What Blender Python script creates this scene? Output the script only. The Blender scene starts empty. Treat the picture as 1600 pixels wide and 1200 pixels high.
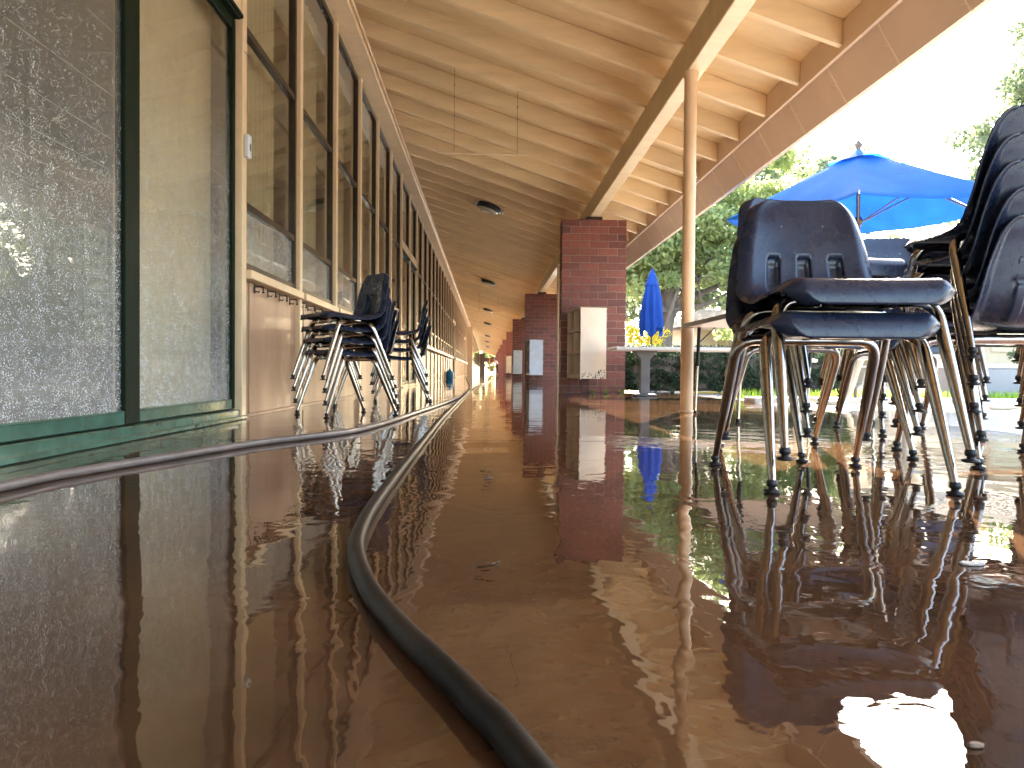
import bpy, math, random
import numpy as np
from mathutils import Vector, Matrix
random.seed(7)
rng = np.random.default_rng(7)
PI = math.pi
SC = bpy.context.scene
COL = SC.collection

# ------------------------------------------------------------------ camera, sky, sun, exposure
F = 1100.0
cam_d = bpy.data.cameras.new('camera'); cam = bpy.data.objects.new('camera', cam_d); COL.objects.link(cam)
cam_d.sensor_width = 36; cam_d.lens = F/1600*36; cam_d.clip_start = 0.02; cam_d.clip_end = 2000
yaw = math.atan(39/F); pitch = math.radians(1.0); roll = math.radians(0.52)
fw = Vector((math.sin(yaw)*math.cos(pitch), math.cos(yaw)*math.cos(pitch), -math.sin(pitch)))
rt = fw.cross(Vector((0, 0, 1))).normalized(); up = rt.cross(fw)
rt2 = rt*math.cos(roll) + up*math.sin(roll)
up2 = -rt*math.sin(roll) + up*math.cos(roll)
cam.matrix_world = Matrix(((rt2.x, up2.x, -fw.x, 0), (rt2.y, up2.y, -fw.y, 0), (rt2.z, up2.z, -fw.z, 0.28), (0, 0, 0, 1)))
SC.camera = cam
cam_d.dof.use_dof = True; cam_d.dof.focus_distance = 3.2; cam_d.dof.aperture_fstop = 14.0

SUN = Vector((.43, .90, .56)).normalized()
world = bpy.data.worlds.new('World'); SC.world = world; world.use_nodes = True
wn = world.node_tree.nodes; wl = world.node_tree.links
sky = wn.new('ShaderNodeTexSky'); sky.sky_type = 'NISHITA'; sky.sun_disc = False
sky.sun_elevation = math.asin(SUN.z); sky.sun_rotation = math.atan2(SUN.x, SUN.y)
sky.dust_density = 2.5; sky.air_density = 1.0
bg = wn['Background']; bg.inputs[1].default_value = 0.15
wl.new(sky.outputs[0], bg.inputs[0])
sd = bpy.data.lights.new('sun', 'SUN'); sd.energy = 4.0; sd.angle = math.radians(.53); sd.color = (1, .93, .82)
sun = bpy.data.objects.new('sun', sd); COL.objects.link(sun); sun.rotation_euler = (-SUN).to_track_quat('-Z', 'Y').to_euler()
VS = SC.view_settings
VS.view_transform = 'Standard'; VS.look = 'None'; VS.gamma = 1; VS.use_curve_mapping = False; VS.exposure = 3.52
cy = SC.cycles
cy.use_denoising = True; cy.max_bounces = 11; cy.diffuse_bounces = 8; cy.glossy_bounces = 5
cy.transmission_bounces = 6; cy.transparent_max_bounces = 24; cy.caustics_reflective = True; cy.caustics_refractive = False
cy.sample_clamp_indirect = 6; cy.use_adaptive_sampling = True; cy.adaptive_threshold = 0.02

# ------------------------------------------------------------------ materials
class NT:
    def __init__(s, name):
        s.m = bpy.data.materials.new(name); s.m.use_nodes = True
        s.t = s.m.node_tree; s.n = s.t.nodes; s.l = s.t.links
        s.b = s.n['Principled BSDF']; s.out = s.n['Material Output']
        s.tc = s.n.new('ShaderNodeTexCoord')
    def node(s, typ, **kw):
        nd = s.n.new(typ)
        for k, v in kw.items():
            if k.startswith('i_'):
                key = k[2:]; key = int(key) if key.isdigit() else key.replace('_', ' ')
                nd.inputs[key].default_value = v
            else: setattr(nd, k, v)
        return nd
    def link(s, a, b): s.l.new(a, b)
    def pos(s, scale=(1, 1, 1), space='Object'):
        mp = s.node('ShaderNodeMapping'); mp.inputs['Scale'].default_value = scale
        if space == 'World':
            g = s.node('ShaderNodeNewGeometry'); s.link(g.outputs['Position'], mp.inputs[0])
        else: s.link(s.tc.outputs[space], mp.inputs[0])
        return mp.outputs[0]
    def noise(s, scale, detail=4, rough=.55, vec=None, dist=0):
        nd = s.node('ShaderNodeTexNoise'); nd.inputs['Scale'].default_value = scale
        nd.inputs['Detail'].default_value = detail; nd.inputs['Roughness'].default_value = rough; nd.inputs['Distortion'].default_value = dist
        if vec is not None: s.link(vec, nd.inputs['Vector'])
        return nd.outputs[0]
    def ramp(s, fac, stops):
        r = s.node('ShaderNodeValToRGB'); e = r.color_ramp.elements
        while len(e) < len(stops): e.new(.5)
        for el, (p, c) in zip(e, stops):
            el.position = p; el.color = (c, c, c, 1) if not hasattr(c, '__len__') else (*c, 1)
        s.link(fac, r.inputs[0]); return r.outputs[0]
    def mix(s, f, a, b, mode='MIX'):
        nd = s.node('ShaderNodeMix', data_type='RGBA', blend_type=mode)
        for inp, v in ((nd.inputs[0], f), (nd.inputs[6], a), (nd.inputs[7], b)):
            if hasattr(v, 'is_linked') or isinstance(v, bpy.types.NodeSocket): s.link(v, inp)
            elif hasattr(v, '__len__'): inp.default_value = (*v, 1)
            else: inp.default_value = v
        return nd.outputs[2]
    def math(s, op, a, b=None, clamp=False):
        nd = s.node('ShaderNodeMath', operation=op); nd.use_clamp = clamp
        for inp, v in ((nd.inputs[0], a), (nd.inputs[1], b)):
            if v is None: continue
            if isinstance(v, bpy.types.NodeSocket): s.link(v, inp)
            else: inp.default_value = v
        return nd.outputs[0]
    def bump(s, h, strength, dist, normal=None):
        nd = s.node('ShaderNodeBump'); nd.inputs['Strength'].default_value = strength; nd.inputs['Distance'].default_value = dist
        s.link(h, nd.inputs['Height'])
        if normal is not None: s.link(normal, nd.inputs['Normal'])
        return nd.outputs[0]

def paint(name, col, rough=.5, var=.12, scale=6, bump=.15, bscale=60, bdist=.002, metal=0, coat=0, stretch=(1, 1, 1), dirt=None, dirt_amt=.4, fade=0):
    n = NT(name); b = n.b
    v = n.pos(stretch, 'World'); a = n.noise(scale, 5, vec=v)
    f = n.ramp(a, ((.3, 0), (.7, 1)))
    c = n.mix(f, tuple(x*(1-var) for x in col), tuple(min(1, x*(1+var)) for x in col))
    if dirt:
        d = n.ramp(n.noise(scale*2.3, 6, .7, v), ((.5, 0), (.72, 1)))
        d2 = n.math('MULTIPLY', d, dirt_amt)
        c = n.mix(d2, c, dirt)
    if fade:
        oi = n.node('ShaderNodeObjectInfo'); c = n.mix(1.0, c, n.ramp(oi.outputs['Random'], ((0, 1-fade), (1, 1))), 'MULTIPLY')
    n.link(c, b.inputs['Base Color'])
    b.inputs['Roughness'].default_value = rough; b.inputs['Metallic'].default_value = metal
    b.inputs['Coat Weight'].default_value = coat; b.inputs['Coat Roughness'].default_value = .05
    if bump: n.link(n.bump(n.noise(bscale, 4, .6, v), bump, bdist), b.inputs['Normal'])
    return n.m

M = {}
M['cream'] = paint('cream_soffit_paint', (.87, .68, .405), .42, .07, 3, .25, 40, .002, stretch=(.35, 3, 3), dirt=(.5, .34, .2), dirt_amt=.22, fade=.14)
M['cream_wall'] = paint('cream_trim_paint', (.76, .57, .35), .38, .07, 4, .2, 50, .002, dirt=(.42, .28, .17), dirt_amt=.25)
M['post'] = paint('tan_post_paint', (.70, .47, .27), .35, .1, 5, .2, 60, .001, stretch=(1, 1, .3), dirt=(.4, .22, .12), dirt_amt=.3)
M['fascia'] = paint('fascia_paint', (.66, .50, .36), .5, .05, 4, .3, 120, .001)
M['seam'] = paint('seam_strip', (.78, .64, .48), .4, .05, 4, 0)
M['bronze'] = paint('bronze_frame', (.055, .040, .028), .35, .25, 10, .1, 60, .001, metal=.3)
M['green'] = paint('green_door_rail', (.060, .150, .110), .2, .25, 7, .2, 40, .001, coat=.6, dirt=(.03, .05, .04), dirt_amt=.5)
M['green_dark'] = paint('dark_green_stile', (.006, .014, .006), .6, .2, 8, .1, 60, .001)
M['panel'] = paint('wet_tan_wall_panel', (.46, .285, .175), .5, .16, 2.5, .35, 25, .003, coat=.03, stretch=(1, 1, .25), dirt=(.30, .16, .09), dirt_amt=.55)
M['mortar'] = paint('mortar', (.30, .22, .17), .8, .15, 20, .4, 120, .002)
M['chalk'] = paint('chalky_white_paint', (.62, .64, .66), .55, .1, 8, .2, 60, .001)
M['cabinet'] = paint('peeling_cabinet_paint', (.72, .58, .44), .5, .08, 6, .2, 60, .001)
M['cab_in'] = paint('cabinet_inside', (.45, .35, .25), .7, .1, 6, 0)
M['peel'] = paint('peeling_patch', (.09, .07, .055), .8, .3, 20, .5, 90, .003)
M['wire'] = paint('thin_wire', (.12, .09, .06), .5, 0, 5, 0)
M['ash'] = paint('light_grey_trim', (.5, .5, .48), .4, .1, 5, .1)
M['black'] = paint('black_rubber', (.012, .012, .013), .45, .2, 20, .2, 80, .001)
M['hook'] = paint('dark_hook_metal', (.05, .035, .03), .4, .2, 20, .1, 80, .001, metal=.6)
M['table_under'] = paint('tan_table_underside', (.55, .38, .25), .6, .1, 8, .1)
M['table_edge'] = paint('grey_table_edge', (.14, .13, .13), .4, .1, 8, 0)
M['white_table'] = paint('white_table_top', (.66, .62, .58), .45, .08, 6, .1, 40)
M['grey_ped'] = paint('grey_pedestal', (.13, .125, .12), .6, .12, 8, .2)
M['cream_pipe'] = paint('cream_table_paint', (.66, .60, .48), .4, .08, 6, .1)
M['bark'] = paint('tree_bark', (.15, .12, .095), .9, .35, 6, .8, 18, .03, stretch=(1, 1, .3))
M['concrete'] = paint('courtyard_concrete', (.38, .36, .33), .75, .16, 1.6, .25, 40, .002, coat=.8, dirt=(.2, .18, .17), dirt_amt=.5)
M['curb'] = paint('pale_curb', (.52, .50, .47), .5, .1, 4, .3, 60, .003)
M['lowwall'] = paint('grey_low_wall', (.30, .29, .29), .7, .1, 3, .4, 60, .004)
M['house_wall'] = paint('pale_house_wall', (.62, .52, .36), .7, .08, 2, .1)
M['house_yellow'] = paint('yellow_band', (.75, .58, .16), .6, .05, 2, 0)
M['house_trim'] = paint('house_fascia', (.68, .55, .40), .6, .05, 2, 0)
M['shingle'] = paint('roof_shingle', (.36, .28, .20), .9, .2, 5, .6, 30, .02)
M['room'] = paint('room_wall', (.30, .26, .20), .8, .08, 1, 0)
M['room_floor'] = paint('room_carpet', (.05, .045, .04), .9, .2, 5, 0)
M['tile'] = paint('ceiling_tile', (.72, .64, .50), .85, .1, 30, .4, 160, .002)
M['ladder'] = paint('orange_ladder', (.75, .16, .03), .4, .05, 4, 0)
M['skin'] = paint('skin', (.50, .30, .20), .5, .05, 8, 0)
M['shirt'] = paint('pale_shirt', (.62, .45, .36), .8, .08, 20, .2)
M['trouser'] = paint('dark_trousers', (.03, .035, .05), .8, .1, 20, .2)
M['hair'] = paint('dark_hair', (.02, .014, .01), .6, .2, 30, .3)
M['jug'] = paint('blue_plastic', (.03, .25, .50), .3, .05, 8, 0)
M['dark_end'] = paint('dark_brown_end_wall', (.10, .065, .045), .6, .15, 2, .1)
M['umb_pole'] = paint('umbrella_pole', (.10, .075, .06), .4, .1, 10, 0)
M['lamp_dark'] = paint('lamp_dark_band', (.015, .014, .014), .4, .1, 10, 0)
M['lamp_bowl'] = paint('lamp_bowl', (.55, .50, .40), .2, .05, 10, 0)
M['earth'] = paint('earth', (.20, .15, .10), .95, .3, .4, .4, 3, .05)
M['paper'] = paint('notice_paper', (.13, .12, .10), .7, .05, 5, 0)
M['ink'] = paint('dark_print', (.03, .03, .03), .7, 0, 5, 0)

for _k, _v in (('green_dark', .12), ('bronze', .25)): M[_k].node_tree.nodes['Principled BSDF'].inputs['Specular IOR Level'].default_value = _v

def brick_mat():
    n = NT('red_brick'); g = n.node('ShaderNodeObjectInfo')
    v = n.pos((1, 1, 1), 'World')
    c = n.ramp(g.outputs['Random'], ((0, (.15, .042, .028)), (.35, (.20, .055, .035)), (.7, (.245, .070, .044)), (1, (.12, .036, .026))))
    d = n.ramp(n.noise(28, 6, .7, v), ((.35, .72), (.7, 1.2)))
    c = n.mix(1.0, c, d, 'MULTIPLY')
    n.link(c, n.b.inputs['Base Color']); n.b.inputs['Roughness'].default_value = .55
    n.link(n.bump(n.noise(110, 5, .7, v), .6, .003), n.b.inputs['Normal'])
    return n.m
M['brick'] = brick_mat()

def brick_far():
    n = NT('far_red_brick'); v = n.pos((1, 1, 1), 'World')
    bt = n.node('ShaderNodeTexBrick'); bt.inputs['Scale'].default_value = 1
    bt.inputs['Brick Width'].default_value = .25; bt.inputs['Row Height'].default_value = .0985; bt.inputs['Mortar Size'].default_value = .006
    bt.inputs['Color1'].default_value = (.20, .045, .028, 1); bt.inputs['Color2'].default_value = (.25, .055, .033, 1); bt.inputs['Mortar'].default_value = (.3, .22, .17, 1)
    mp = n.node('ShaderNodeMapping'); mp.inputs['Rotation'].default_value = (-PI/2, 0, 0)
    n.link(v, mp.inputs[0]); n.link(mp.outputs[0], bt.inputs[0])
    n.link(bt.outputs[0], n.b.inputs['Base Color']); n.b.inputs['Roughness'].default_value = .6
    return n.m
M['brick_far'] = brick_far()

def chrome():
    n = NT('worn_chrome'); v = n.pos((1, 1, 1), 'Object')
    n.b.inputs['Metallic'].default_value = 1
    f = n.ramp(n.noise(60, 5, .7, v), ((.55, 0), (.75, 1)))
    n.link(n.mix(f, (.47, .42, .36), (.20, .14, .10)), n.b.inputs['Base Color'])
    n.link(n.ramp(n.noise(25, 3, .6, v), ((.3, .07), (.8, .2))), n.b.inputs['Roughness'])
    return n.m
M['chrome'] = chrome()

def plastic():
    n = NT('wet_navy_plastic'); v = n.pos((1, 1, 1), 'Object')
    c = n.mix(n.ramp(n.noise(9, 4, .6, v), ((.3, 0), (.7, 1))), (.014, .020, .042), (.024, .034, .066))
    n.link(c, n.b.inputs['Base Color'])
    n.link(n.ramp(n.noise(14, 3, .6, v), ((.3, .2), (.75, .38))), n.b.inputs['Roughness'])
    n.b.inputs['IOR'].default_value = 1.5
    # water beads standing on the shell
    vo = n.node('ShaderNodeTexVoronoi'); vo.inputs['Scale'].default_value = 190; vo.inputs['Randomness'].default_value = 1
    n.link(v, vo.inputs['Vector'])
    dot = n.ramp(vo.outputs['Distance'], ((.16, 1), (.34, 0)))
    keep = n.ramp(n.noise(60, 2, .5, v), ((.52, 0), (.60, 1)))
    h = n.math('MULTIPLY', dot, keep)
    nb = n.bump(h, .6, .0012)
    fine = n.bump(n.noise(420, 2, .6, v), .12, .0006, nb)
    n.link(fine, n.b.inputs['Normal'])
    return n.m
M['plastic'] = plastic()

def rubber_hose():
    n = NT('wet_hose_rubber'); v = n.pos((1, 1, 1), 'World')
    c = n.mix(n.ramp(n.noise(14, 5, .65, v), ((.4, 0), (.7, 1))), (.007, .007, .007), (.028, .024, .022))
    n.link(c, n.b.inputs['Base Color']); n.b.inputs['Roughness'].default_value = .42; n.b.inputs['Specular IOR Level'].default_value = .25
    n.b.inputs['Coat Weight'].default_value = .04; n.b.inputs['Coat Roughness'].default_value = .2
    n.link(n.bump(n.noise(160, 4, .7, v), .35, .001), n.b.inputs['Normal'])
    return n.m
M['hose'] = rubber_hose()
M['hose_grey'] = paint('grey_hose_rubber', (.16, .13, .115), .42, .25, 12, .3, 150, .001, coat=.1)

def wet_floor():
    n = NT('wet_painted_concrete'); v = n.pos((1, 1, 1), 'World')
    a = n.noise(.9, 6, .62, v, .6); b2 = n.noise(5.5, 6, .7, v, .3); g = n.node('ShaderNodeObjectInfo')
    c = n.mix(n.ramp(a, ((.32, 0), (.68, 1))), (.050, .027, .014), (.150, .072, .034))
    c = n.mix(n.math('MULTIPLY', n.ramp(b2, ((.50, 0), (.72, 1))), .45), c, (.03, .018, .011))
    dk = n.ramp(n.noise(2.2, 8, .75, n.pos((1.6, .8, 1), 'World')), ((.60, 0), (.72, 1)))
    c = n.mix(n.math('MULTIPLY', dk, .5), c, (.025, .016, .013))
    n.link(c, n.b.inputs['Base Color'])
    n.b.inputs['Roughness'].default_value = .8; n.b.inputs['Specular IOR Level'].default_value = 0
    n.b.inputs['Coat Weight'].default_value = 1; n.b.inputs['Coat IOR'].default_value = 1.8
    n.link(n.ramp(n.noise(1.3, 5, .6, v), ((.45, .0), (.8, .002))), n.b.inputs['Coat Roughness'])
    n.link(n.bump(n.noise(80, 6, .7, v), .3, .002), n.b.inputs['Normal'])
    # standing water: long swells, short ripples where it runs, calm elsewhere
    calm = n.ramp(n.noise(.9, 3, .55, v, .5), ((.36, .12), (.50, .45), (.68, 1)))
    w1 = n.noise(4.5, 2, .5, v, .6); w2 = n.noise(13, 2, .5, n.pos((1, .8, 1), 'World'), .8); w3 = n.noise(42, 2, .5, v, .4)
    h = n.math('ADD', n.math('MULTIPLY', w1, .8), n.math('MULTIPLY', w2, .30))
    h = n.math('ADD', h, n.math('MULTIPLY', w3, .035))
    h = n.math('MULTIPLY', h, calm)
    n.link(n.bump(h, 1.0, WAVE), n.b.inputs['Coat Normal'])
    return n.m
WAVE = .0045
M['floor'] = wet_floor()

def glass(name, wet=1.0, scale=230):
    n = NT(name); n.n.remove(n.b)
    g = n.node('ShaderNodeNewGeometry')
    v = n.pos((1, 1, 1), 'World')
    vo = n.node('ShaderNodeTexVoronoi'); vo.inputs['Scale'].default_value = scale; n.link(v, vo.inputs['Vector'])
    drop = n.ramp(vo.outputs['Distance'], ((.18, 1), (.36, 0)))
    sep = n.node('ShaderNodeSeparateXYZ'); n.link(g.outputs['Position'], sep.inputs[0])
    low = n.node('ShaderNodeMapRange'); n.link(sep.outputs[2], low.inputs[0])
    low.inputs[1].default_value = .1; low.inputs[2].default_value = 2.1; low.inputs[3].default_value = 1; low.inputs[4].default_value = .04
    streak = n.ramp(n.noise(14, 4, .6, n.pos((1, 1.5, .2), 'World')), ((.3, .5), (.7, 1)))
    keep = n.ramp(n.noise(38, 3, .6, v), ((.36, 0), (.62, 1)))
    m = n.math('MULTIPLY', n.math('MULTIPLY', drop, keep), n.math('MULTIPLY', low.outputs[0], streak))
    m = n.math('MULTIPLY', m, wet)
    bmp = n.bump(m, .8, .0015)
    bmp = n.bump(n.noise(1.5, 1, .5, v), .5, .004, bmp)
    dot = n.node('ShaderNodeVectorMath', operation='DOT_PRODUCT')
    n.link(g.outputs['Incoming'], dot.inputs[0]); n.link(g.outputs['Normal'], dot.inputs[1])
    ca = n.math('ABSOLUTE', dot.outputs['Value'])
    fr = n.math('ADD', n.math('MULTIPLY', n.math('POWER', n.math('SUBTRACT', 1.0, ca), 5.0), .95), .05)
    tr = n.node('ShaderNodeBsdfTransparent'); tr.inputs[0].default_value = (.93, .95, .92, 1)
    gl = n.node('ShaderNodeBsdfAnisotropic') if False else n.node('ShaderNodeBsdfGlossy')
    gl.inputs['Roughness'].default_value = .01; n.link(bmp, gl.inputs['Normal'])
    mx = n.node('ShaderNodeMixShader'); n.link(fr, mx.inputs[0]); n.link(tr.outputs[0], mx.inputs[1]); n.link(gl.outputs[0], mx.inputs[2])
    # beads scatter light; a thin wet film in between
    df = n.node('ShaderNodeBsdfDiffuse'); df.inputs[0].default_value = (.85, .87, .86, 1)
    dg = n.node('ShaderNodeBsdfGlossy'); dg.inputs['Roughness'].default_value = .25; n.link(bmp, dg.inputs['Normal'])
    dm = n.node('ShaderNodeMixShader'); dm.inputs[0].default_value = .2; n.link(df.outputs[0], dm.inputs[1]); n.link(dg.outputs[0], dm.inputs[2])
    film = n.math('MULTIPLY', n.math('MULTIPLY', low.outputs[0], streak), .13*wet)
    fac = n.math('ADD', n.math('MULTIPLY', m, .95), film, True)
    m2 = n.node('ShaderNodeMixShader'); n.link(fac, m2.inputs[0]); n.link(mx.outputs[0], m2.inputs[1]); n.link(dm.outputs[0], m2.inputs[2])
    n.link(m2.outputs[0], n.out.inputs[0])
    return n.m
M['glass_wet'] = glass('rain_beaded_glass', 1.6, 145)
M['glass'] = glass('window_glass', .25, 200)
M['glass_low'] = glass('wet_lower_glass', 2.2, 90)

def fabric(name, col, trans=.35, bump=.3):
    n = NT(name); v = n.pos((1, 1, 1), 'Object')
    c = n.mix(n.ramp(n.noise(5, 4, .6, v), ((.3, 0), (.7, 1))), tuple(x*.88 for x in col), tuple(min(1, x*1.1) for x in col))
    n.link(c, n.b.inputs['Base Color']); n.b.inputs['Roughness'].default_value = .85
    bm_ = n.bump(n.noise(300, 2, .5, v), bump, .001); n.link(bm_, n.b.inputs['Normal'])
    t = n.node('ShaderNodeBsdfTranslucent'); n.link(c, t.inputs[0])
    mx = n.node('ShaderNodeMixShader'); mx.inputs[0].default_value = trans
    n.link(n.b.outputs[0], mx.inputs[1]); n.link(t.outputs[0], mx.inputs[2]); n.link(mx.outputs[0], n.out.inputs[0])
    return n.m
M['blue'] = fabric('blue_umbrella_cloth', (.035, .20, .52), .6)
M['blue_dark'] = fabric('royal_blue_cloth', (.014, .075, .34), .3)
M['curtain'] = fabric('tan_curtain', (.68, .56, .36), .3)
M['board'] = paint('tan_perforated_board', (.62, .48, .29), .6, .06, 3, .3, 90, .002, dirt=(.3, .22, .13), dirt_amt=.3)

def leaf(name, c1, c2, trans=.45):
    n = NT(name)
    at = n.node('ShaderNodeAttribute'); at.attribute_name = 'tone'
    c = n.mix(at.outputs['Fac'], c1, c2)
    n.link(c, n.b.inputs['Base Color']); n.b.inputs['Roughness'].default_value = .5
    t = n.node('ShaderNodeBsdfTranslucent'); n.link(n.mix(.6, c, tuple(min(1, x*1.6) for x in c2)), t.inputs[0])
    mx = n.node('ShaderNodeMixShader'); mx.inputs[0].default_value = trans
    n.link(n.b.outputs[0], mx.inputs[1]); n.link(t.outputs[0], mx.inputs[2]); n.link(mx.outputs[0], n.out.inputs[0])
    return n.m
M['leaf'] = leaf('leaf_green', (.11, .16, .07), (.31, .36, .13))
M['leaf_dark'] = leaf('leaf_dark_green', (.018, .040, .018), (.050, .085, .030), .25)
M['leaf_blue'] = leaf('leaf_grey_green', (.10, .14, .085), (.20, .24, .12), .4)
M['leaf_yellow'] = leaf('leaf_yellow', (.60, .40, .02), (.80, .60, .03), .4)
M['grass'] = leaf('grass_blade', (.12, .25, .02), (.30, .48, .04), .5)

# ------------------------------------------------------------------ mesh helpers
class MB:
    def __init__(s): s.v = []; s.f = []; s.mi = []; s.cur = 0; s.smooth = []
    def add(s, vs, fs, smooth=False):
        o = len(s.v); s.v += [tuple(p) for p in vs]
        for f in fs: s.f.append(tuple(i+o for i in f)); s.mi.append(s.cur); s.smooth.append(smooth)
    def box(s, x0, x1, y0, y1, z0, z1, bev=0):
        if x0 > x1: x0, x1 = x1, x0
        if y0 > y1: y0, y1 = y1, y0
        if z0 > z1: z0, z1 = z1, z0
        if bev <= 0:
            vs = [(x, y, z) for x in (x0, x1) for y in (y0, y1) for z in (z0, z1)]
            s.add(vs, [(0, 1, 3, 2), (4, 6, 7, 5), (0, 4, 5, 1), (2, 3, 7, 6), (0, 2, 6, 4), (1, 5, 7, 3)]); return
        b = min(bev, (x1-x0)/2.1, (y1-y0)/2.1, (z1-z0)/2.1)
        lo = (x0, y0, z0); hi = (x1, y1, z1); vs = []; idx = {}
        for cx in (0, 1):
            for cyy in (0, 1):
                for cz in (0, 1):
                    for ax in range(3):
                        p = []
                        for k, c in enumerate((cx, cyy, cz)):
                            e = hi[k] if c else lo[k]
                            if k != ax: e += -b if c else b
                            p.append(e)
                        idx[(cx, cyy, cz, ax)] = len(vs); vs.append(tuple(p))
        fs = []
        for ax in range(3):
            o = [k for k in range(3) if k != ax]
            for c in (0, 1):
                q = []
                for a, bb in ((0, 0), (1, 0), (1, 1), (0, 1)):
                    t = [0, 0, 0]; t[ax] = c; t[o[0]] = a; t[o[1]] = bb; q.append(idx[(*t, ax)])
                fs.append(tuple(q if (c == 1) ^ (ax == 1) else q[::-1]))
        for ax in range(3):
            o = [k for k in range(3) if k != ax]
            for a in (0, 1):
                for bb in (0, 1):
                    t0 = [0, 0, 0]; t1 = [0, 0, 0]; t0[o[0]] = t1[o[0]] = a; t0[o[1]] = t1[o[1]] = bb; t1[ax] = 1
                    fs.append((idx[(*t0, o[0])], idx[(*t1, o[0])], idx[(*t1, o[1])], idx[(*t0, o[1])]))
        for k in [(a, b_, c) for a in (0, 1) for b_ in (0, 1) for c in (0, 1)]:
            fs.append((idx[(*k, 0)], idx[(*k, 1)], idx[(*k, 2)]))
        s.add(vs, fs)
    def prism(s, poly, y0, y1):              # polygon in (x, z) swept along y
        n = len(poly); vs = [(x, y0, z) for x, z in poly]+[(x, y1, z) for x, z in poly]
        s.add(vs, [tuple(range(n)), tuple(range(2*n-1, n-1, -1))]+[(i, i+n, (i+1) % n+n, (i+1) % n) for i in range(n)])
    def tube(s, pts, rad, seg=10, cap=True):
        pts = [Vector(p) for p in pts]; n = len(pts)
        rads = rad if hasattr(rad, '__len__') else [rad]*n
        t0 = (pts[1]-pts[0]).normalized(); ref = Vector((0, 0, 1)) if abs(t0.z) < .9 else Vector((1, 0, 0))
        nrm = (ref-t0*ref.dot(t0)).normalized(); vs = []
        for i, p in enumerate(pts):
            t = (pts[min(i+1, n-1)]-pts[max(i-1, 0)]).normalized()
            nrm = (nrm-t*nrm.dot(t)).normalized(); bn = t.cross(nrm)
            for k in range(seg):
                a = 2*PI*k/seg; vs.append(p+(nrm*math.cos(a)+bn*math.sin(a))*rads[i])
        fs = [(i*seg+k, i*seg+(k+1) % seg, (i+1)*seg+(k+1) % seg, (i+1)*seg+k) for i in range(n-1) for k in range(seg)]
        s.add(vs, fs, True)
        if cap: s.add(vs[:seg], [tuple(range(seg))[::-1]]); s.add(vs[-seg:], [tuple(range(seg))])
    def lathe(s, prof, c=(0, 0, 0), seg=16, smooth=True):   # prof: (r, z)
        vs = []
        for r, z in prof:
            for k in range(seg): a = 2*PI*k/seg; vs.append((c[0]+r*math.cos(a), c[1]+r*math.sin(a), c[2]+z))
        fs = [(i*seg+k, i*seg+(k+1) % seg, (i+1)*seg+(k+1) % seg, (i+1)*seg+k) for i in range(len(prof)-1) for k in range(seg)]
        s.add(vs, fs, smooth); s.add(vs[:seg], [tuple(range(seg))[::-1]]); s.add(vs[-seg:], [tuple(range(seg))])
    def mesh(s, name, mats):
        me = bpy.data.meshes.new(name); me.from_pydata(s.v, [], s.f)
        for m in (mats if isinstance(mats, (list, tuple)) else [mats]): me.materials.append(M[m] if isinstance(m, str) else m)
        me.polygons.foreach_set('material_index', s.mi); me.polygons.foreach_set('use_smooth', s.smooth); me.update()
        bm_fix(me); return me
    def build(s, name, mats, parent=None, loc=None): return link(name, s.mesh(name, mats), parent, loc)

import bmesh
def bm_fix(me):
    b = bmesh.new(); b.from_mesh(me); bmesh.ops.recalc_face_normals(b, faces=b.faces); b.to_mesh(me); b.free()

def link(name, me, parent=None, loc=None, rot=None):
    o = bpy.data.objects.new(name, me); COL.objects.link(o)
    if parent is not None: o.parent = parent
    if loc is not None: o.location = loc
    if rot is not None: o.rotation_euler = rot
    return o

def tag(o, label, cat, group=None, kind=None):
    if label: o['label'] = label
    if cat: o['category'] = cat
    if group: o['group'] = group
    if kind: o['kind'] = kind
    return o
def thing(name, label, cat, loc=(0, 0, 0), rz=0, group=None):
    o = bpy.data.objects.new(name, None); COL.objects.link(o); o.location = loc; o.rotation_euler = (0, 0, rz)
    o.empty_display_size = .1
    return tag(o, label, cat, group)
def copy_tree(o, parent=None):
    kids = list(o.children); c = o.copy(); COL.objects.link(c); c.parent = parent
    for k in kids: copy_tree(k, c)
    return c
def struct(o): o['kind'] = 'structure'; return o

def smooth_path(pts, n=8):
    pts = [Vector(p) for p in pts]; out = []
    P = [pts[0]*2-pts[1]]+pts+[pts[-1]*2-pts[-2]]
    for i in range(1, len(P)-2):
        for k in range(n):
            t = k/n; a, b, c, d = P[i-1:i+3]
            out.append(.5*((2*b)+(c-a)*t+(2*a-5*b+4*c-d)*t*t+(-a+3*b-3*c+d)*t**3))
    return out+[pts[-1]]

# ------------------------------------------------------------------ the ground
g = MB(); g.add([(-400, -300, -.06), (400, -300, -.06), (400, 700, -.06), (-400, 700, -.06)], [(0, 1, 2, 3)])
struct(g.build('ground', 'earth'))
y0_all, y1_all = -8.0, 110.0
wk = MB(); wk.box(-1.52, 2.60, y0_all, y1_all, -.055, -.014)
walk = struct(wk.build('walkway', 'floor'))
joints = [y0_all]+[2.85+3.66*i for i in range(-2, 30) if 2.85+3.66*i < y1_all]+[y1_all]
for a, b in zip(joints[:-1], joints[1:]):
    s = MB(); s.box(-1.52, 2.60, a+.004, b-.004, -.014, 0.0, .002); s.build('slab', 'floor', walk)
cc = MB(); cc.box(2.60, 30, -8, 6.75, -.055, -.008)
court = struct(cc.build('courtyard', 'concrete'))
for i in range(9):
    for j in range(5):
        s = MB(); x0 = 2.606+i*3.0; ya = 6.74-(j+1)*2.9; s.box(x0, x0+2.988, ya, ya+2.888, -.008, -.001, .003); s.build('slab', 'concrete', court)
pd = MB(); pd.box(2.60, 30, 6.75, 7.05, -.05, .05, .01); struct(pd.build('curb', 'curb'))
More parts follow.
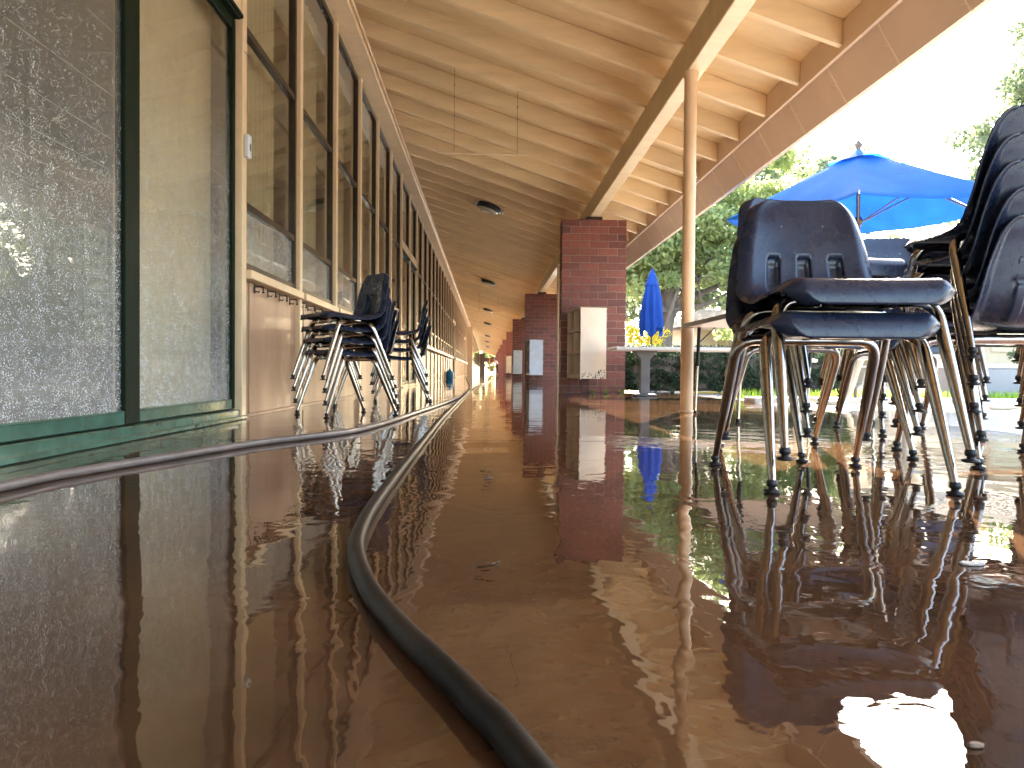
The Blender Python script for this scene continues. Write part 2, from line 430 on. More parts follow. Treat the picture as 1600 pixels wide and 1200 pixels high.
pv = MB(); pv.box(2.60, 30, 7.06, 7.5, -.05, .012); struct(pv.build('path', 'curb'))
fl = MB(); fl.box(2.60, 60, 8.45, 125, -.055, -.004); struct(fl.build('pavement', 'concrete'))

# ------------------------------------------------------------------ roof over the walkway
SL = .33
def zr(x): return 2.65-SL*(x-1.39)      # underside of the rafters
roof = thing('walkway_roof', 'long sloping cream roof on exposed rafters over the whole wet walkway', 'roof', (0, 0, 0))
d = MB(); d.prism([(-7.2, zr(-7.2)+.165), (2.30, zr(2.30)+.165), (2.30, zr(2.30)+.22), (-7.2, zr(-7.2)+.22)], y0_all, y1_all)
d.build('roof_deck', 'cream', roof)
rm = MB(); rm.prism([(-1.38, zr(-1.38)), (2.235, zr(2.235)), (2.235, zr(2.235)+.164), (-1.38, zr(-1.38)+.164)], -.021, .021)
rme = rm.mesh('rafter', 'cream')
yy = 5.06-.61*20
while yy < y1_all-.1:
    link('rafter', rme, roof, (0, yy, random.uniform(-.004, .004))); yy += .61
bmb = MB(); bmb.box(1.39, 1.52, y0_all, y1_all, 2.41, 2.648, .006); bmb.build('beam', 'cream', roof)
# canted fascia in 0.61 m panels, each with a seam strip and nail heads
pm = MB(); pm.prism([(2.27, 2.35), (2.41, 2.11), (2.425, 2.115), (2.285, 2.36)], .0035, .6065)
pme = pm.mesh('fascia_panel', 'fascia')
sm = MB(); sm.prism([(2.268, 2.349), (2.408, 2.109), (2.41, 2.111), (2.27, 2.351)], -.007, .007)
for t in (.2, .5, .8):
    x = 2.27+.14*t; z = 2.35-.24*t
    sm.lathe([(.004, -.004), (.005, 0), (.004, .001)], (x-.002, .022, z-.002), 6)
sme = sm.mesh('seam_strip', 'seam')
yy = 4.09-.61*19
while yy < y1_all-.7:
    p = link('fascia_panel', pme, roof, (0, yy, 0)); link('seam_strip', sme, p); yy += .61
fb = MB(); fb.box(2.238, 2.262, y0_all, y1_all, 2.335, 2.53); fb.build('fascia_board', 'fascia', roof)
ft = MB(); ft.prism([(2.43, 2.118), (2.46, 2.118), (2.46, 2.575), (2.302, 2.575), (2.302, 2.50), (2.43, 2.48)], y0_all, y1_all); ft.build('roof_edge', 'fascia', roof)

# ------------------------------------------------------------------ classroom building on the left
bld = thing('classroom_building', 'long classroom building with tall glazed wall and green sliding doors on the left', 'building', (-1.4, 4, 0))
BX = -1.4
def bp(mb, name, mat, parent=None):      # part in world coordinates
    o = mb.build(name, mat, parent or bld)
    if parent is None: o.location = (1.4, -4, 0)
    return o
MOD = 1.22; Y0 = 4.04
ztop = 3.42
# frame for one window bay (local: y from 0 to MOD, post at y=0)
def bay_frame(lo, rails):
    m = MB(); x0, x1 = -1.455, -1.405
    m.box(x0, x1, .036, .070, lo, ztop); m.box(x0, x1, MOD-.072, MOD-.038, lo, ztop)
    m.box(x0, x1, .070, MOD-.072, lo, lo+.05)
    for z in rails: m.box(x0+.004, x1-.004, .070, MOD-.072, z-.02, z+.02)
    m.box(x0, x1, .070, MOD-.072, ztop-.05, ztop)
    return m
frame_me = bay_frame(.85, (1.235, 2.25)).mesh('frame', 'bronze')
def pane_me(z0, z1, mat):
    m = MB(); m.box(-1.433, -1.428, .070, MOD-.072, z0, z1); return m.mesh('pane', mat)
panes = [pane_me(.90, 1.215, 'glass_low'), pane_me(1.255, 2.23, 'glass'), pane_me(2.27, ztop-.05, 'glass')]
post_me = MB(); post_me.box(-1.46, -1.375, -.034, .034, 0, ztop, .004); post_me = post_me.mesh('mullion', 'cream_wall')
panel_me = MB(); panel_me.box(-1.46, -1.41, .036, MOD-.036, .02, .795); panel_me = panel_me.mesh('wall_panel', 'panel')
batten_me = MB(); batten_me.box(-1.412, -1.402, 0, .10, .02, .795, .003); batten_me = batten_me.mesh('batten', 'panel')
sill_me = MB(); sill_me.box(-1.46, -1.345, .036, MOD-.036, .797, .848, .004); sill_me = sill_me.mesh('sill', 'cream_wall')
cur_me = []
for k in range(3):
    m = MB(); n = 40; w0 = (.42, .36, .50)[k]; vs = []
    for i in range(n+1):
        y = w0+(MOD-.10-w0)*i/n; x = -1.56+.018*math.sin(i*1.15+k)
        vs += [(x, y, .9), (x, y, 3.36)]
    m.add(vs, [(2*i, 2*i+2, 2*i+3, 2*i+1) for i in range(n)], True)
    cur_me.append(m.mesh('curtain', 'curtain'))
def window(y, kind='full'):
    w = bpy.data.objects.new('window', frame_me); COL.objects.link(w); w.parent = bld; w.location = (1.4, y-4, 0)
    for p in panes: link('pane', p, w)
    link('curtain', random.choice(cur_me), w)
    return w
door_bays = {-1, -2, -3, -4, 6, 7, 20, 21, 32}
nb = int((50-Y0)/MOD)
for i in range(-9, nb):
    y = Y0+i*MOD
    if i not in (-1, -3): link('mullion', post_me, bld, (1.4, y-4, 0))
    if i in door_bays: continue
    window(y)
    link('wall_panel', panel_me, bld, (1.4, y-4, 0)); link('sill', sill_me, bld, (1.4, y-4, 0))
    for q in (.17,): link('batten', batten_me, bld, (1.4, y+q-4, 0))
# base strip at the foot of the wall, one per bay
b = MB(); b.box(-1.46, -1.395, .036, MOD-.036, 0.001, .019); b = b.mesh('base_strip', 'panel')
for i in range(-9, nb):
    if i not in door_bays: link('base_strip', b, bld, (1.4, Y0+i*MOD-4, 0))
# sliding glass doors
def door_leaf(y0, y1, near_stile, far_stile, x=-1.435, glassmat='glass_wet', rail=.055):
    dr = bpy.data.objects.new('sliding_door', None); COL.objects.link(dr); dr.parent = bld; dr.location = (1.4, -4, 0)
    m = MB(); m.box(x-.02, x+.02, y0, y0+near_stile, .06, 2.22, .003); m.box(x-.02, x+.02, y1-far_stile, y1, .06, 2.22, .003)
    m.build('stile', 'green_dark', dr)
    m = MB(); m.box(x-.018, x+.018, y0+near_stile, y1-far_stile, .06, .06+rail, .004); m.box(x-.010, x+.021, y0+near_stile, y1-far_stile, .06+rail*.86, .06+rail*.93, .002)
    m.build('bottom_rail', 'green', dr)
    m = MB(); m.box(x-.018, x+.018, y0+near_stile, y1-far_stile, 2.16, 2.22, .004); m.build('top_rail', 'green_dark', dr)
    m = MB(); m.box(x-.003, x+.003, y0+near_stile, y1-far_stile, .06+rail, 2.16); m.build('pane', glassmat, dr)
    return dr
def door_set(i, n, gl='glass_wet'):
    y0 = Y0+i*MOD+.034; y1 = Y0+(i+n)*MOD-.034
    m = MB(); m.box(-1.475, -1.385, y0, y1, .001, .055, .006); m.box(-1.385, -1.355, y0, y1+.03, .001, .022, .004); bp(m, 'threshold', 'green')
    m = MB(); m.box(-1.475, -1.385, y0, y1, 2.225, 2.262, .003); m.box(-1.385, -1.372, y0, y1, 2.232, 2.252); bp(m, 'door_head', 'green_dark')
    m = MB(); m.box(-1.46, -1.385, y0, y1, 2.264, 2.40, .003); bp(m, 'door_header', 'cream_wall')
    w = (y1-y0)/n
    for k in range(n):
        door_leaf(y0+k*w+(.0 if k == 0 else .03), y0+(k+1)*w+(.03 if k < n-1 else 0), .075, .075 if k < n-1 else .04, -1.435 if k % 2 else -1.418, gl)
        m = MB(); a = y0+k*w; x0, x1 = -1.455, -1.405
        m.box(x0, x1, a+.002, a+.036, 2.402, ztop); m.box(x0, x1, a+w-.036, a+w-.002, 2.402, ztop); m.box(x0, x1, a+.036, a+w-.036, 2.402, 2.45); m.box(x0, x1, a+.036, a+w-.036, ztop-.05, ztop)
        wdw = bp(m, 'transom_window', 'bronze'); m = MB(); m.box(-1.433, -1.428, a+.036, a+w-.036, 2.45, ztop-.05); m.build('pane', 'glass', wdw)
door_set(-4, 2); door_set(-2, 2); door_set(6, 2, 'glass'); door_set(20, 2, 'glass'); door_set(32, 1, 'glass')
# ledger and trim under the roof
m = MB(); m.box(-1.46, -1.21, y0_all, 50, ztop+.002, 3.50, .006); bp(m, 'ledger', 'cream_wall')
m = MB(); m.box(-1.40, -1.385, y0_all, 50, 3.50, 3.66); bp(m, 'upper_trim', 'cream_wall')
m = MB(); m.tube([(-1.19, y0_all, 3.47), (-1.19, 50, 3.47)], .012, 8); bp(m, 'conduit', 'cream_wall')
# interior
m = MB(); m.box(-7.2, -7.1, y0_all, 50, 0, 5.4); bp(m, 'back_wall', 'room')
m = MB(); m.box(-7.1, -1.47, y0_all, 50, -.01, .004); bp(m, 'room_floor', 'room_floor')
m = MB(); m.box(-7.1, -1.47, y0_all-.1, y0_all, 0, 5.4); m.box(-7.1, -1.47, 50, 50.1, 0, 5.4); bp(m, 'end_wall', 'room')
m = MB()
for i in range(9):
    for j in range(0, 24):
        x = -1.95-.6*i; y = -2+1.2*j; m.box(x-.59, x, y+.01, y+1.19, 2.55, 2.565)
o = bp(m, 'ceiling_tile', 'tile'); o['kind'] = 'stuff'
m = MB(); m.box(-7.1, -1.93, y0_all, 50, 2.57, 2.60); m.box(-1.95, -1.91, y0_all, 50, 2.55, 3.42); bp(m, 'ceiling', 'room')
m = MB(); m.box(-1.62, -1.59, 4.2, 50, 2.94, 3.42); bp(m, 'curtain_rail', 'room')
# tan board standing behind the second glass leaf
m = MB(); m.box(-1.60, -1.55, 3.07, 4.00, .10, 2.9); bp(m, 'backing_board', 'board')
for k, z in enumerate((.74, 1.0)):
    m = MB(); m.box(-1.61, -1.602, 2.86, 3.03, z-.35, z-.14); o = bp(m, 'notice', 'paper')
    m = MB()
    for r in range(3): m.box(-1.6015, -1.600, 2.88+.01*r, 3.0-.012*(r % 2), z-.31+.05*r, z-.285+.05*r)
    m.build('print', 'ink', o)
# partition walls and dark cupboards inside
for y in (8.9, 16.2, 30, 40):
    m = MB(); m.box(-7.1, -1.66, y, y+.1, 0, 2.9); bp(m, 'partition', 'room')
for (x, y, w, dd, h) in ((-4.5, .3, 1.2, .8, .75), (-3.6, 1.9, .6, .9, 1.1), (-5.5, 3.5, 1.6, .6, 1.7), (-3.0, 5.2, 1.2, .6, .7), (-4.4, 6.7, .6, 1.2, 1.2)):
    m = MB(); m.box(x, x+w, y, y+dd, .05, h, .01); bp(m, 'cupboard', 'room')
# coat hooks along the wall below the sill
hk = MB(); hk.box(-1.398, -1.392, -.010, .010, .735, .79, .001)
hk.tube([(-1.392, 0, .775), (-1.35, 0, .775), (-1.345, 0, .770), (-1.345, 0, .745)], .0045, 6)
hk.tube([(-1.392, 0, .748), (-1.372, 0, .742), (-1.368, 0, .752)], .004, 6); hk.lathe([(.004, -.006), (.009, 0), (.004, .006)], (-1.345, 0, .742), 8)
hme = hk.mesh('coat_hook', 'hook')
hy = 4.28
while hy < 11.2:
    link('coat_hook', hme, bld, (1.4, hy-4, 0)); hy += .25
hy = 14.1
while hy < 27: link('coat_hook', hme, bld, (1.4, hy-4, 0)); hy += .25
# small alarm box on the first post, bent wire hook above it
m = MB(); m.box(-1.374, -1.345, Y0-.022, Y0+.030, 1.47, 1.60, .006); o = bp(m, 'alarm_box', 'chalk')
m = MB(); m.box(-1.344, -1.3435, Y0-.008, Y0+.012, 1.51, 1.55); m.build('lens', 'lamp_dark', o)
m = MB(); m.tube([(-1.373, Y0-.012, 2.06), (-1.355, Y0-.012, 2.04), (-1.352, Y0-.004, 2.03), (-1.360, Y0+.004, 2.045)], .002, 5); bp(m, 'wire_hook', 'wire')

# far wing
fwg = thing('far_wing', 'cream wall of the farther wing where the corridor narrows', 'building', (-1.1, 50, 0))
m = MB(); m.box(-1.5, -1.04, 50.12, 50.5, 0, 3.42); o = m.build('end_pier', 'cream_wall', fwg); o.location = (1.1, -50, 0)
m = MB(); m.box(-1.3, -1.10, 50.5, 110, 0, 3.42); o = m.build('wall', 'cream_wall', fwg); o.location = (1.1, -50, 0)
yw = 52
m1 = MB(); m1.box(-1.098, -1.085, 0, 1.05, .85, 3.2); m2 = MB(); m2.box(-1.084, -1.08, .05, 1.0, .9, 3.15)
m1 = m1.mesh('window', 'bronze'); m2 = m2.mesh('pane', 'glass')
while yw < 100:
    w = link('window', m1, fwg, (1.1, yw-50, 0)); link('pane', m2, w); yw += 1.22 if int(yw) % 9 else 2.4
# end of the corridor
endw = thing('end_gateway', 'dark brown gateway frame closing the far end of the corridor', 'gateway', (0, 104, 0))
for n_, a in (('jamb', (-1.1, -.35, 0, .4, 0, 2.9)), ('jamb', (1.5, 2.3, 0, .4, 0, 2.9)), ('lintel', (-.35, 1.5, .02, .38, 1.7, 2.3))):
    m = MB(); m.box(*a, .02); m.build(n_, 'dark_end', endw)

# ------------------------------------------------------------------ brick columns and round posts
def brick_column(y, label, detail, depth=.30):
    c = thing('brick_column', label, 'brick column', (1.44, y+depth/2, 0), 0, 'brick columns carrying the walkway roof')
    W = .88; x0 = -W/2; H = 2.36; rows = 24; rh = H/rows; jt = .010
    if not detail:
        m = MB(); m.box(x0, x0+W, -depth/2, depth/2, 0, H); m.build('shaft', 'brick_far', c)
    else:
        m = MB(); m.box(x0+.006, x0+W-.006, -depth/2+.006, depth/2-.006, 0, H-.01); m.build('mortar', 'mortar', c)
        bl = (W+jt)/3.5; cache = {}
        for r in range(rows):
            segs = [(0, .5)]+[(k+.5, k+1.5) for k in range(3)] if r % 2 == 0 else [(k, k+1) for k in range(3)]+[(3, 3.5)]
            for (a, b_) in segs:
                L = (b_-a)*bl-jt
                for side in ((0, 1) if detail > 1 else (0,)):
                    dd = depth/2-jt/2 if detail > 1 else depth
                    key = (round(L, 3), dd)
                    if key not in cache:
                        m = MB(); m.box(0, L, 0, dd, 0, rh-jt, .003); cache[key] = m.mesh('brick', 'brick')
                    link('brick', cache[key], c, (x0+a*bl+random.uniform(-.0015, .0015), -depth/2+side*(depth/2+jt/2)+random.uniform(-.002, .0015), r*rh+jt*.5))
    m = MB(); m.box(-.10, .12, -.09, .09, H-.004, 2.408); m.build('bearing_plate', 'hook', c)
    return c
cols = [(9.55, 2, 'nearest red brick column, behind the cream cubby cabinet'), (18.7, 1, 'second red brick column with a white cabinet on its near side'),
        (27.8, 1, 'third red brick column, dark, with a pale cabinet in front'), (36.9, 0, 'fourth brick column from the camera, beside a small cream cabinet'),
        (46, 0, 'fifth brick column down the corridor'), (55.1, 0, 'sixth brick column far down the corridor'),
        (64.2, 0, 'seventh brick column far down the corridor'), (73.4, 0, 'second farthest brick column beyond the ladder'), (82.5, 0, 'farthest small brick column at the end of the corridor')]
for y, dt, lb in cols: brick_column(y, lb, dt)
pst = MB(); pst.lathe([(.047, 0), (.047, .01), (.0445, .02), (.0445, 2.36), (.052, 2.385), (.056, 2.409)], (0, 0, 0), 24)
pme = pst.mesh('post', 'post')
pl = ['nearest round tan steel post, standing left of the stacked chairs', 'round cream steel post beside the nearest brick column', 'round steel post between second and third brick columns',
      'round steel post between third and fourth brick columns', 'slim round steel post far down the corridor']
for k, y in enumerate((4.98, 14.1, 23.2, 32.3, 41.4)):
    p = thing('round_post', pl[k], 'post', (1.425, y, 0), 0, 'round posts under the roof beam'); link('shaft', pme, p)
    m = MB(); m.lathe([(.055, .001), (.055, .006), (.048, .012)], (0, 0, 0), 20); m.build('base_collar', 'post', p)

# ------------------------------------------------------------------ cabinets with cubby holes
def cabinet(loc, rz, label, paintm, peel=False, sc=1):
    c = thing('cubby_cabinet', label, 'cabinet', loc, rz, 'cubby cabinets by the brick columns')
    W, Dp, z0, z1, t = .34, .60, .20, 1.08, .018      # open side faces -x
    m = MB(); m.box(0, W, 0, t, z0, z1, .002); m.build('side_panel', paintm, c)
    m = MB(); m.box(0, W, Dp-t, Dp, z0, z1, .002); m.build('side_panel', paintm, c)
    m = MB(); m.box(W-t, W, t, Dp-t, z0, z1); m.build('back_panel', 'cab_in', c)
    m = MB(); m.box(-.008, W+.004, -.006, Dp+.004, z1, z1+.022, .003); m.build('top', paintm, c)
    m = MB(); m.box(0, W-t, t, Dp-t, z0, z0+.05); m.build('bottom', paintm, c)
    for z in (z0+.315, z0+.60):
        m = MB(); m.box(.004, W-t, t, Dp-t, z, z+.016); m.build('shelf', paintm, c)
    m = MB(); m.box(.004, W-t, Dp/2-.008, Dp/2+.008, z0+.05, z1); m.build('divider', paintm, c)
    m = MB(); m.box(-.004, .012, -.004, .016, z0-.01, z1, .002); m.build('corner_trim', paintm, c)
    for x, y in ((.03, .03), (W-.05, .03), (.03, Dp-.04), (W-.05, Dp-.04)):
        m = MB(); m.tube([(x, y, z0), (x, y, .004)], .007, 6); m.build('leg', 'hook', c)
    if peel:
        m = MB()
        for k in range(46):
            x = W*(1-abs(random.gauss(0, .45)))*.97 if k % 3 else random.uniform(.02, W-.02)
            x = min(max(x, .02), W-.02); z = z0+.004+abs(random.gauss(0, .055)); s = random.uniform(.003, .012)
            n = 6; vs = [(min(max(x+s*math.cos(a)*random.uniform(.5, 1.2), .002), W-.002), -.0012, max(z0+.002, z+1.5*s*math.sin(a)*random.uniform(.5, 1.3))) for a in [2*PI*i/n for i in range(n)]]
            m.add(vs+[(v[0], .0002, v[2]) for v in vs], [tuple(range(n))]+[(i, (i+1) % n, (i+1) % n+n, i+n) for i in range(n)])
        m.build('peeled_patch', 'peel', c)['kind'] = 'stuff'
    return c
cabinet((1.175, 8.85, 0), math.radians(10), 'cream cubby cabinet with peeling lower edge on thin legs by the nearest column', 'cabinet', True)
cabinet((1.08, 17.9, 0), math.radians(5), 'white cubby cabinet in front of the second brick column', 'chalk')
cabinet((1.0, 27.0, 0), math.radians(5), 'pale blue-white cabinet in front of the third brick column', 'chalk')
cabinet((.98, 36.1, 0), math.radians(5), 'small cream cabinet in front of the fourth brick column', 'cabinet')

# ------------------------------------------------------------------ ceiling lights and hanging bars
def zdeck(x): return zr(x)+.165
lt_l = ['nearest oval ceiling light with dark band and bowl', 'second ceiling light from the camera', 'third ceiling light, above the far windows', 'fourth small ceiling light', 'fifth small ceiling light',
        'sixth tiny ceiling light', 'farthest tiny ceiling light in view']
for k, y in enumerate((12.0, 22.0, 32.0, 41.0, 55.0, 66.0, 78.0)):
    t = thing('ceiling_light', lt_l[k], 'ceiling light', (.02, y, zr(.02)-.005), 0, 'oval lights under the walkway roof'); t.rotation_euler = (0, math.atan(SL), 0)
    for s in (-1, 1):
        m = MB(); m.box(s*.20, s*.255, -.10, .10, -.06, 0, .006); m.build('end_bracket', 'ash', t)
    m = MB(); m.lathe([(.185, -.085), (.215, -.075), (.222, -.03), (.20, 0)], (0, 0, 0), 24); m.build('dark_band', 'lamp_dark', t)
    m = MB(); m.lathe([(.02, -.140), (.08, -.134), (.14, -.115), (.175, -.086), (.178, -.080)], (0, 0, 0), 24); m.build('bowl', 'lamp_bowl', t)
for y, x0, x1, z, lb in ((7.3, -.48, .41, 2.52, 'thin pale rod hung on two wires from the rafters'), (26, -.42, .50, 2.50, 'second hanging rod, far along the ceiling')):
    t = thing('hanging_rod', lb, 'hanging rod', (0, y, 0), 0, 'rods hanging from the ceiling')
    m = MB(); m.tube([(x0, 0, z), (x1, 0, z)], .013, 8); m.build('rod', 'cream_wall', t)
    for x in (x0+.12, x1-.12):
        m = MB(); m.tube([(x, 0, z+.01), (x, 0, zdeck(x)+.005)], .0022, 5); m.tube([(x-.008, 0, zr(x)), (x, 0, zr(x)-.02), (x+.008, 0, zr(x))], .003, 5); m.build('wire', 'wire', t)

# ------------------------------------------------------------------ stacking chairs
def shell_mesh(style):
    path = [(-.222, .352), (-.220, .375), (-.212, .398), (-.192, .412), (-.14, .415), (-.07, .405), (0, .396), (.07, .392), (.12, .396), (.158, .408), (.183, .432), (.197, .467), (.206, .51), (.216, .57), (.226, .625), (.235, .66), (.240, .682), (.243, .695)]
    if style == 'window': path[0] = (-.218, .388); path[1] = (-.217, .398); path[2] = (-.208, .408)
    P = smooth_path([(0, a, b) for a, b in path], 4); nv = len(P); nu = 60
    L = [0]
    for i in range(1, nv): L.append(L[-1]+(P[i]-P[i-1]).length)
    T = L[-1]
    def width(s):
        q = s/T
        w = np.interp(q, [0, .12, .35, .5, .62, .8, 1], [.188, .198, .202, .192, .197, .180, .150])
        for e, r in ((s, .05), (T-s, .06)):
            if e < r: w -= .045*(1-math.sqrt(max(0, 1-((r-e)/r)**2)))
        return w
    grid = []
    for i, p in enumerate(P):
        t = (P[min(i+1, nv-1)]-P[max(i-1, 0)]).normalized(); nr = Vector((1, 0, 0)).cross(t).normalized()   # nr: upward on seat, forward on back
        if nr.z < 0 and i < nv/3: nr = -nr
        if i > 0 and nr.dot(prev) < 0: nr = -nr
        prev = nr
        w = width(L[i]); q = L[i]/T; row = []
        curl = np.interp(q, [0, .15, .3, .5, .65, .85, 1], [.0, .006, .012, .026, .034, .026, .014])
        for j in range(nu+1):
            u = -1+2*j/nu; off = curl*abs(u)**2.6
            off -= .032*max(0, (abs(u)-.80)/.20)**1.6; pp = p+nr*off; row.append((Vector((w*u, pp.y, pp.z)), nr))
        grid.append(row)
    m = MB(); W1 = nu+1; A = [v for r in grid for v, _ in r]; th = .006
    # true normals by finite difference
    Bv = []
    for i in range(nv):
        for j in range(W1):
            du = grid[i][min(j+1, nu)][0]-grid[i][max(j-1, 0)][0]; dv = grid[min(i+1, nv-1)][j][0]-grid[max(i-1, 0)][j][0]
            nn = du.cross(dv).normalized()
            if nn.dot(grid[i][j][1]) < 0: nn = -nn
            Bv.append(grid[i][j][0]-nn*th)
    n = len(A); fs = []
    def hole(i, j):
        if not (0 <= i < nv-1 and 0 <= j < nu): return False
        q = (L[i]+L[i+1])/2/T; u = -1+2*(j+.5)/nu
        if style == 'slots': return .60 < q < .77 and any(abs(u-c0) < .10 for c0 in (-.47, 0, .47))
        return .60 < q < .80 and abs(u) < .36
    for i in range(nv-1):
        for j in range(nu):
            a = i*W1+j; q = (a, a+1, a+1+W1, a+W1)
            if hole(i, j): fs.append(tuple(k+n for k in q[::-1])); continue
            fs.append(q); fs.append(tuple(k+n for k in q[::-1]))
            for di, dj, e in ((-1, 0, (a, a+1)), (1, 0, (a+W1, a+W1+1)), (0, -1, (a, a+W1)), (0, 1, (a+1, a+W1+1))):
                if hole(i+di, j+dj): fs.append((e[0], e[1], e[1]+n, e[0]+n))
    for i in range(nv):
        for j in range(W1):
            if all(hole(i-a_, j-b_) for a_ in (0, 1) for b_ in (0, 1)):
                g_ = grid[i][j][1]; Bv[i*W1+j] = Bv[i*W1+j]-g_*.016
    rim = [(0, j) for j in range(nu)]+[(i, nu) for i in range(nv-1)]+[(nv-1, j) for j in range(nu, 0, -1)]+[(i, 0) for i in range(nv-1, 0, -1)]
    ids = [i*W1+j for i, j in rim]
    # rolled rim: outline swells slightly outwards and down
    cen = Vector((0, .0, .42)); extra = []
    for k in ids: extra.append((A[k]+Bv[k])/2+Vector(((.0035 if A[k].x > 0 else -.0035) if abs(A[k].x) > .1 else 0, 0, 0)))
    e0 = 2*n
    for k in range(len(ids)):
        a, b_ = ids[k], ids[(k+1) % len(ids)]; e, f = e0+k, e0+(k+1) % len(ids)
        fs.append((a, b_, f, e)); fs.append((e, f, b_+n, a+n))
    m.add(A+Bv+extra, fs, True)
    return m.mesh('seat_shell', 'plastic'), P

def bend_path(pts, r, n=6):
    out = [Vector(pts[0])]
    for i in range(1, len(pts)-1):
        a, b, c = (Vector(pts[k]) for k in (i-1, i, i+1)); u = (a-b).normalized(); v = (c-b).normalized()
        p0 = b+u*r; p1 = b+v*r
        for k in range(n+1): t = k/n; out.append(p0*(1-t)**2+b*2*t*(1-t)+p1*t*t)
    return out+[Vector(pts[-1])]

shells = {s: shell_mesh(s)[0] for s in ('slots', 'window')}
def leg_mesh(side, y_top, y_foot, zc):
    m = MB(); pts = bend_path([(side*.205, y_foot, .022), (side*.188, y_top, zc), (side*.08, y_top, zc)], .055, 8)
    n0 = len(pts); rr = []
    tot = sum((pts[i+1]-pts[i]).length for i in range(n0-1)); acc = 0
    lo = pts[0].copy(); d_ = pts[1]-pts[0]
    seg = [lo+d_*k/5 for k in range(5)]+pts[1:]
    for i, p in enumerate(seg):
        if i: acc += (seg[i]-seg[i-1]).length
        rr.append(.0085+(.0148-.0085)*min(1, acc/.22))
    m.tube(seg, rr, 12); return m.mesh('leg', 'chrome')
gm = MB(); gm.lathe([(.0105, .030), (.0125, .024), (.0125, .016), (.0085, .014), (.0085, .009), (.018, .007), (.0185, .002), (.012, 0)], (0, 0, 0), 12); glide_me = gm.mesh('glide', 'black')
legs = [(s, leg_mesh(s, yt, yf, zc), (s*.205, yf, 0)) for s in (-1, 1) for yt, yf, zc in ((-.115, -.235, .370), (.095, .245, .362))]
bars = []
for yt, zc in ((-.115, .370), (.095, .362)):
    m = MB(); m.tube([(-.081, yt, zc), (.081, yt, zc)], .0148, 12); bars.append(m.mesh('cross_tube', 'chrome'))
m = MB(); m.box(-.075, .075, -.11, .09, .374, .380, .001); m.box(-.09, -.06, -.135, -.095, .352, .384, .002); m.box(.06, .09, -.135, -.095, .352, .384, .002); brk = m.mesh('bracket', 'chrome')
rv = MB(); rv.lathe([(.0075, -.002), (.0065, .002), (.003, .0035)], (0, 0, 0), 10); riv = rv.mesh('rivet', 'ash')
def chair(style):
    c = bpy.data.objects.new('stacking_chair', None); COL.objects.link(c); c.empty_display_size = .1
    link('seat_shell', shells[style], c)
    for s, me, foot in legs: lg = link('leg', me, c); link('glide', glide_me, lg, foot)
    for b_ in bars: link('cross_tube', b_, c)
    link('bracket', brk, c)
    if style == 'slots':
        for x in (-.06, .06): link('rivet', riv, c, (x, .226, .615), (math.radians(82), 0, 0))
    return c
protos = {}
PITCH = .076
def stack(x, y, face, n, group, labels, style='slots', sc=1.0, jig=.006, lean=(0, 0)):
    """face: heading of the chair front, degrees clockwise from +Y seen from above"""
    for k in range(n):
        if style in protos: c = copy_tree(protos[style])
        else: c = protos[style] = chair(style)
        rz = PI-math.radians(face)+random.uniform(-.02, .02)
        fwd = Vector((math.sin(math.radians(face)), math.cos(math.radians(face)), 0))
        c.location = (x+fwd.x*.010*k+lean[0]*k+random.uniform(-jig, jig), y+fwd.y*.010*k+lean[1]*k+random.uniform(-jig, jig), PITCH*k*sc)
        c.rotation_euler = (0, 0, rz); c.scale = (sc, sc, sc)
        tag(c, labels[k], 'chair', group)
G1 = 'navy chairs stacked on the wet floor at right'; G2 = 'navy chairs stacked along the classroom wall'
stack(.905, 1.86, 184, 2, G1, ['lower chair of the nearest two-chair stack with three-slot back', 'upper navy chair of the nearest stack, wet back with two rivets and three slots'], 'slots', 1.04, lean=(.012, -.008))
stack(1.73, 2.30, 6, 5, G1, ['bottom chair of the tall stack at the right edge of the picture', 'second chair up in the tall stack at the right edge', 'third chair up in the tall stack at the right edge', 'fourth chair up in the tall stack at the right edge', 'topmost chair of the tall stack cut by the right edge'], 'slots', 1.10)
stack(1.17, 2.50, 168, 4, G1, ['bottom chair of the stack hidden directly behind the nearest stack', 'second chair up in the stack directly behind the nearest stack', 'third chair up in the stack directly behind the nearest stack', 'top chair of the stack directly behind the nearest stack, its back just showing'], 'slots', 1.04)
stack(2.06, 3.40, 186, 4, G1, ['bottom chair of the stack between the two front stacks', 'second chair up in the stack between the two front stacks', 'third chair up in the stack between the two front stacks', 'upper chair of the middle stack with riveted back under the open umbrella'], 'slots', 1.08)
stack(-.875, 4.42, 230, 4, G2, ['bottom chair of the four-chair stack nearest the coat hooks', 'second chair up in the four-chair stack by the wall', 'third chair up in the four-chair stack by the wall', 'topmost chair of the four-chair stack by the coat hooks'], 'window', .97)
stack(-.95, 5.50, 258, 3, G2, ['lower chair of the stack behind the four-chair stack', 'middle chair of the stack behind the four-chair stack', 'top chair of the stack behind the four-chair stack'], 'window', .97)
stack(-.78, 6.45, 262, 4, G2, ['bottom chair of the farthest stack along the classroom wall', 'second chair up in the farthest stack along the classroom wall', 'third chair of the farthest stack along the classroom wall', 'top chair of the farthest stack along the classroom wall'], 'window', 1.0)

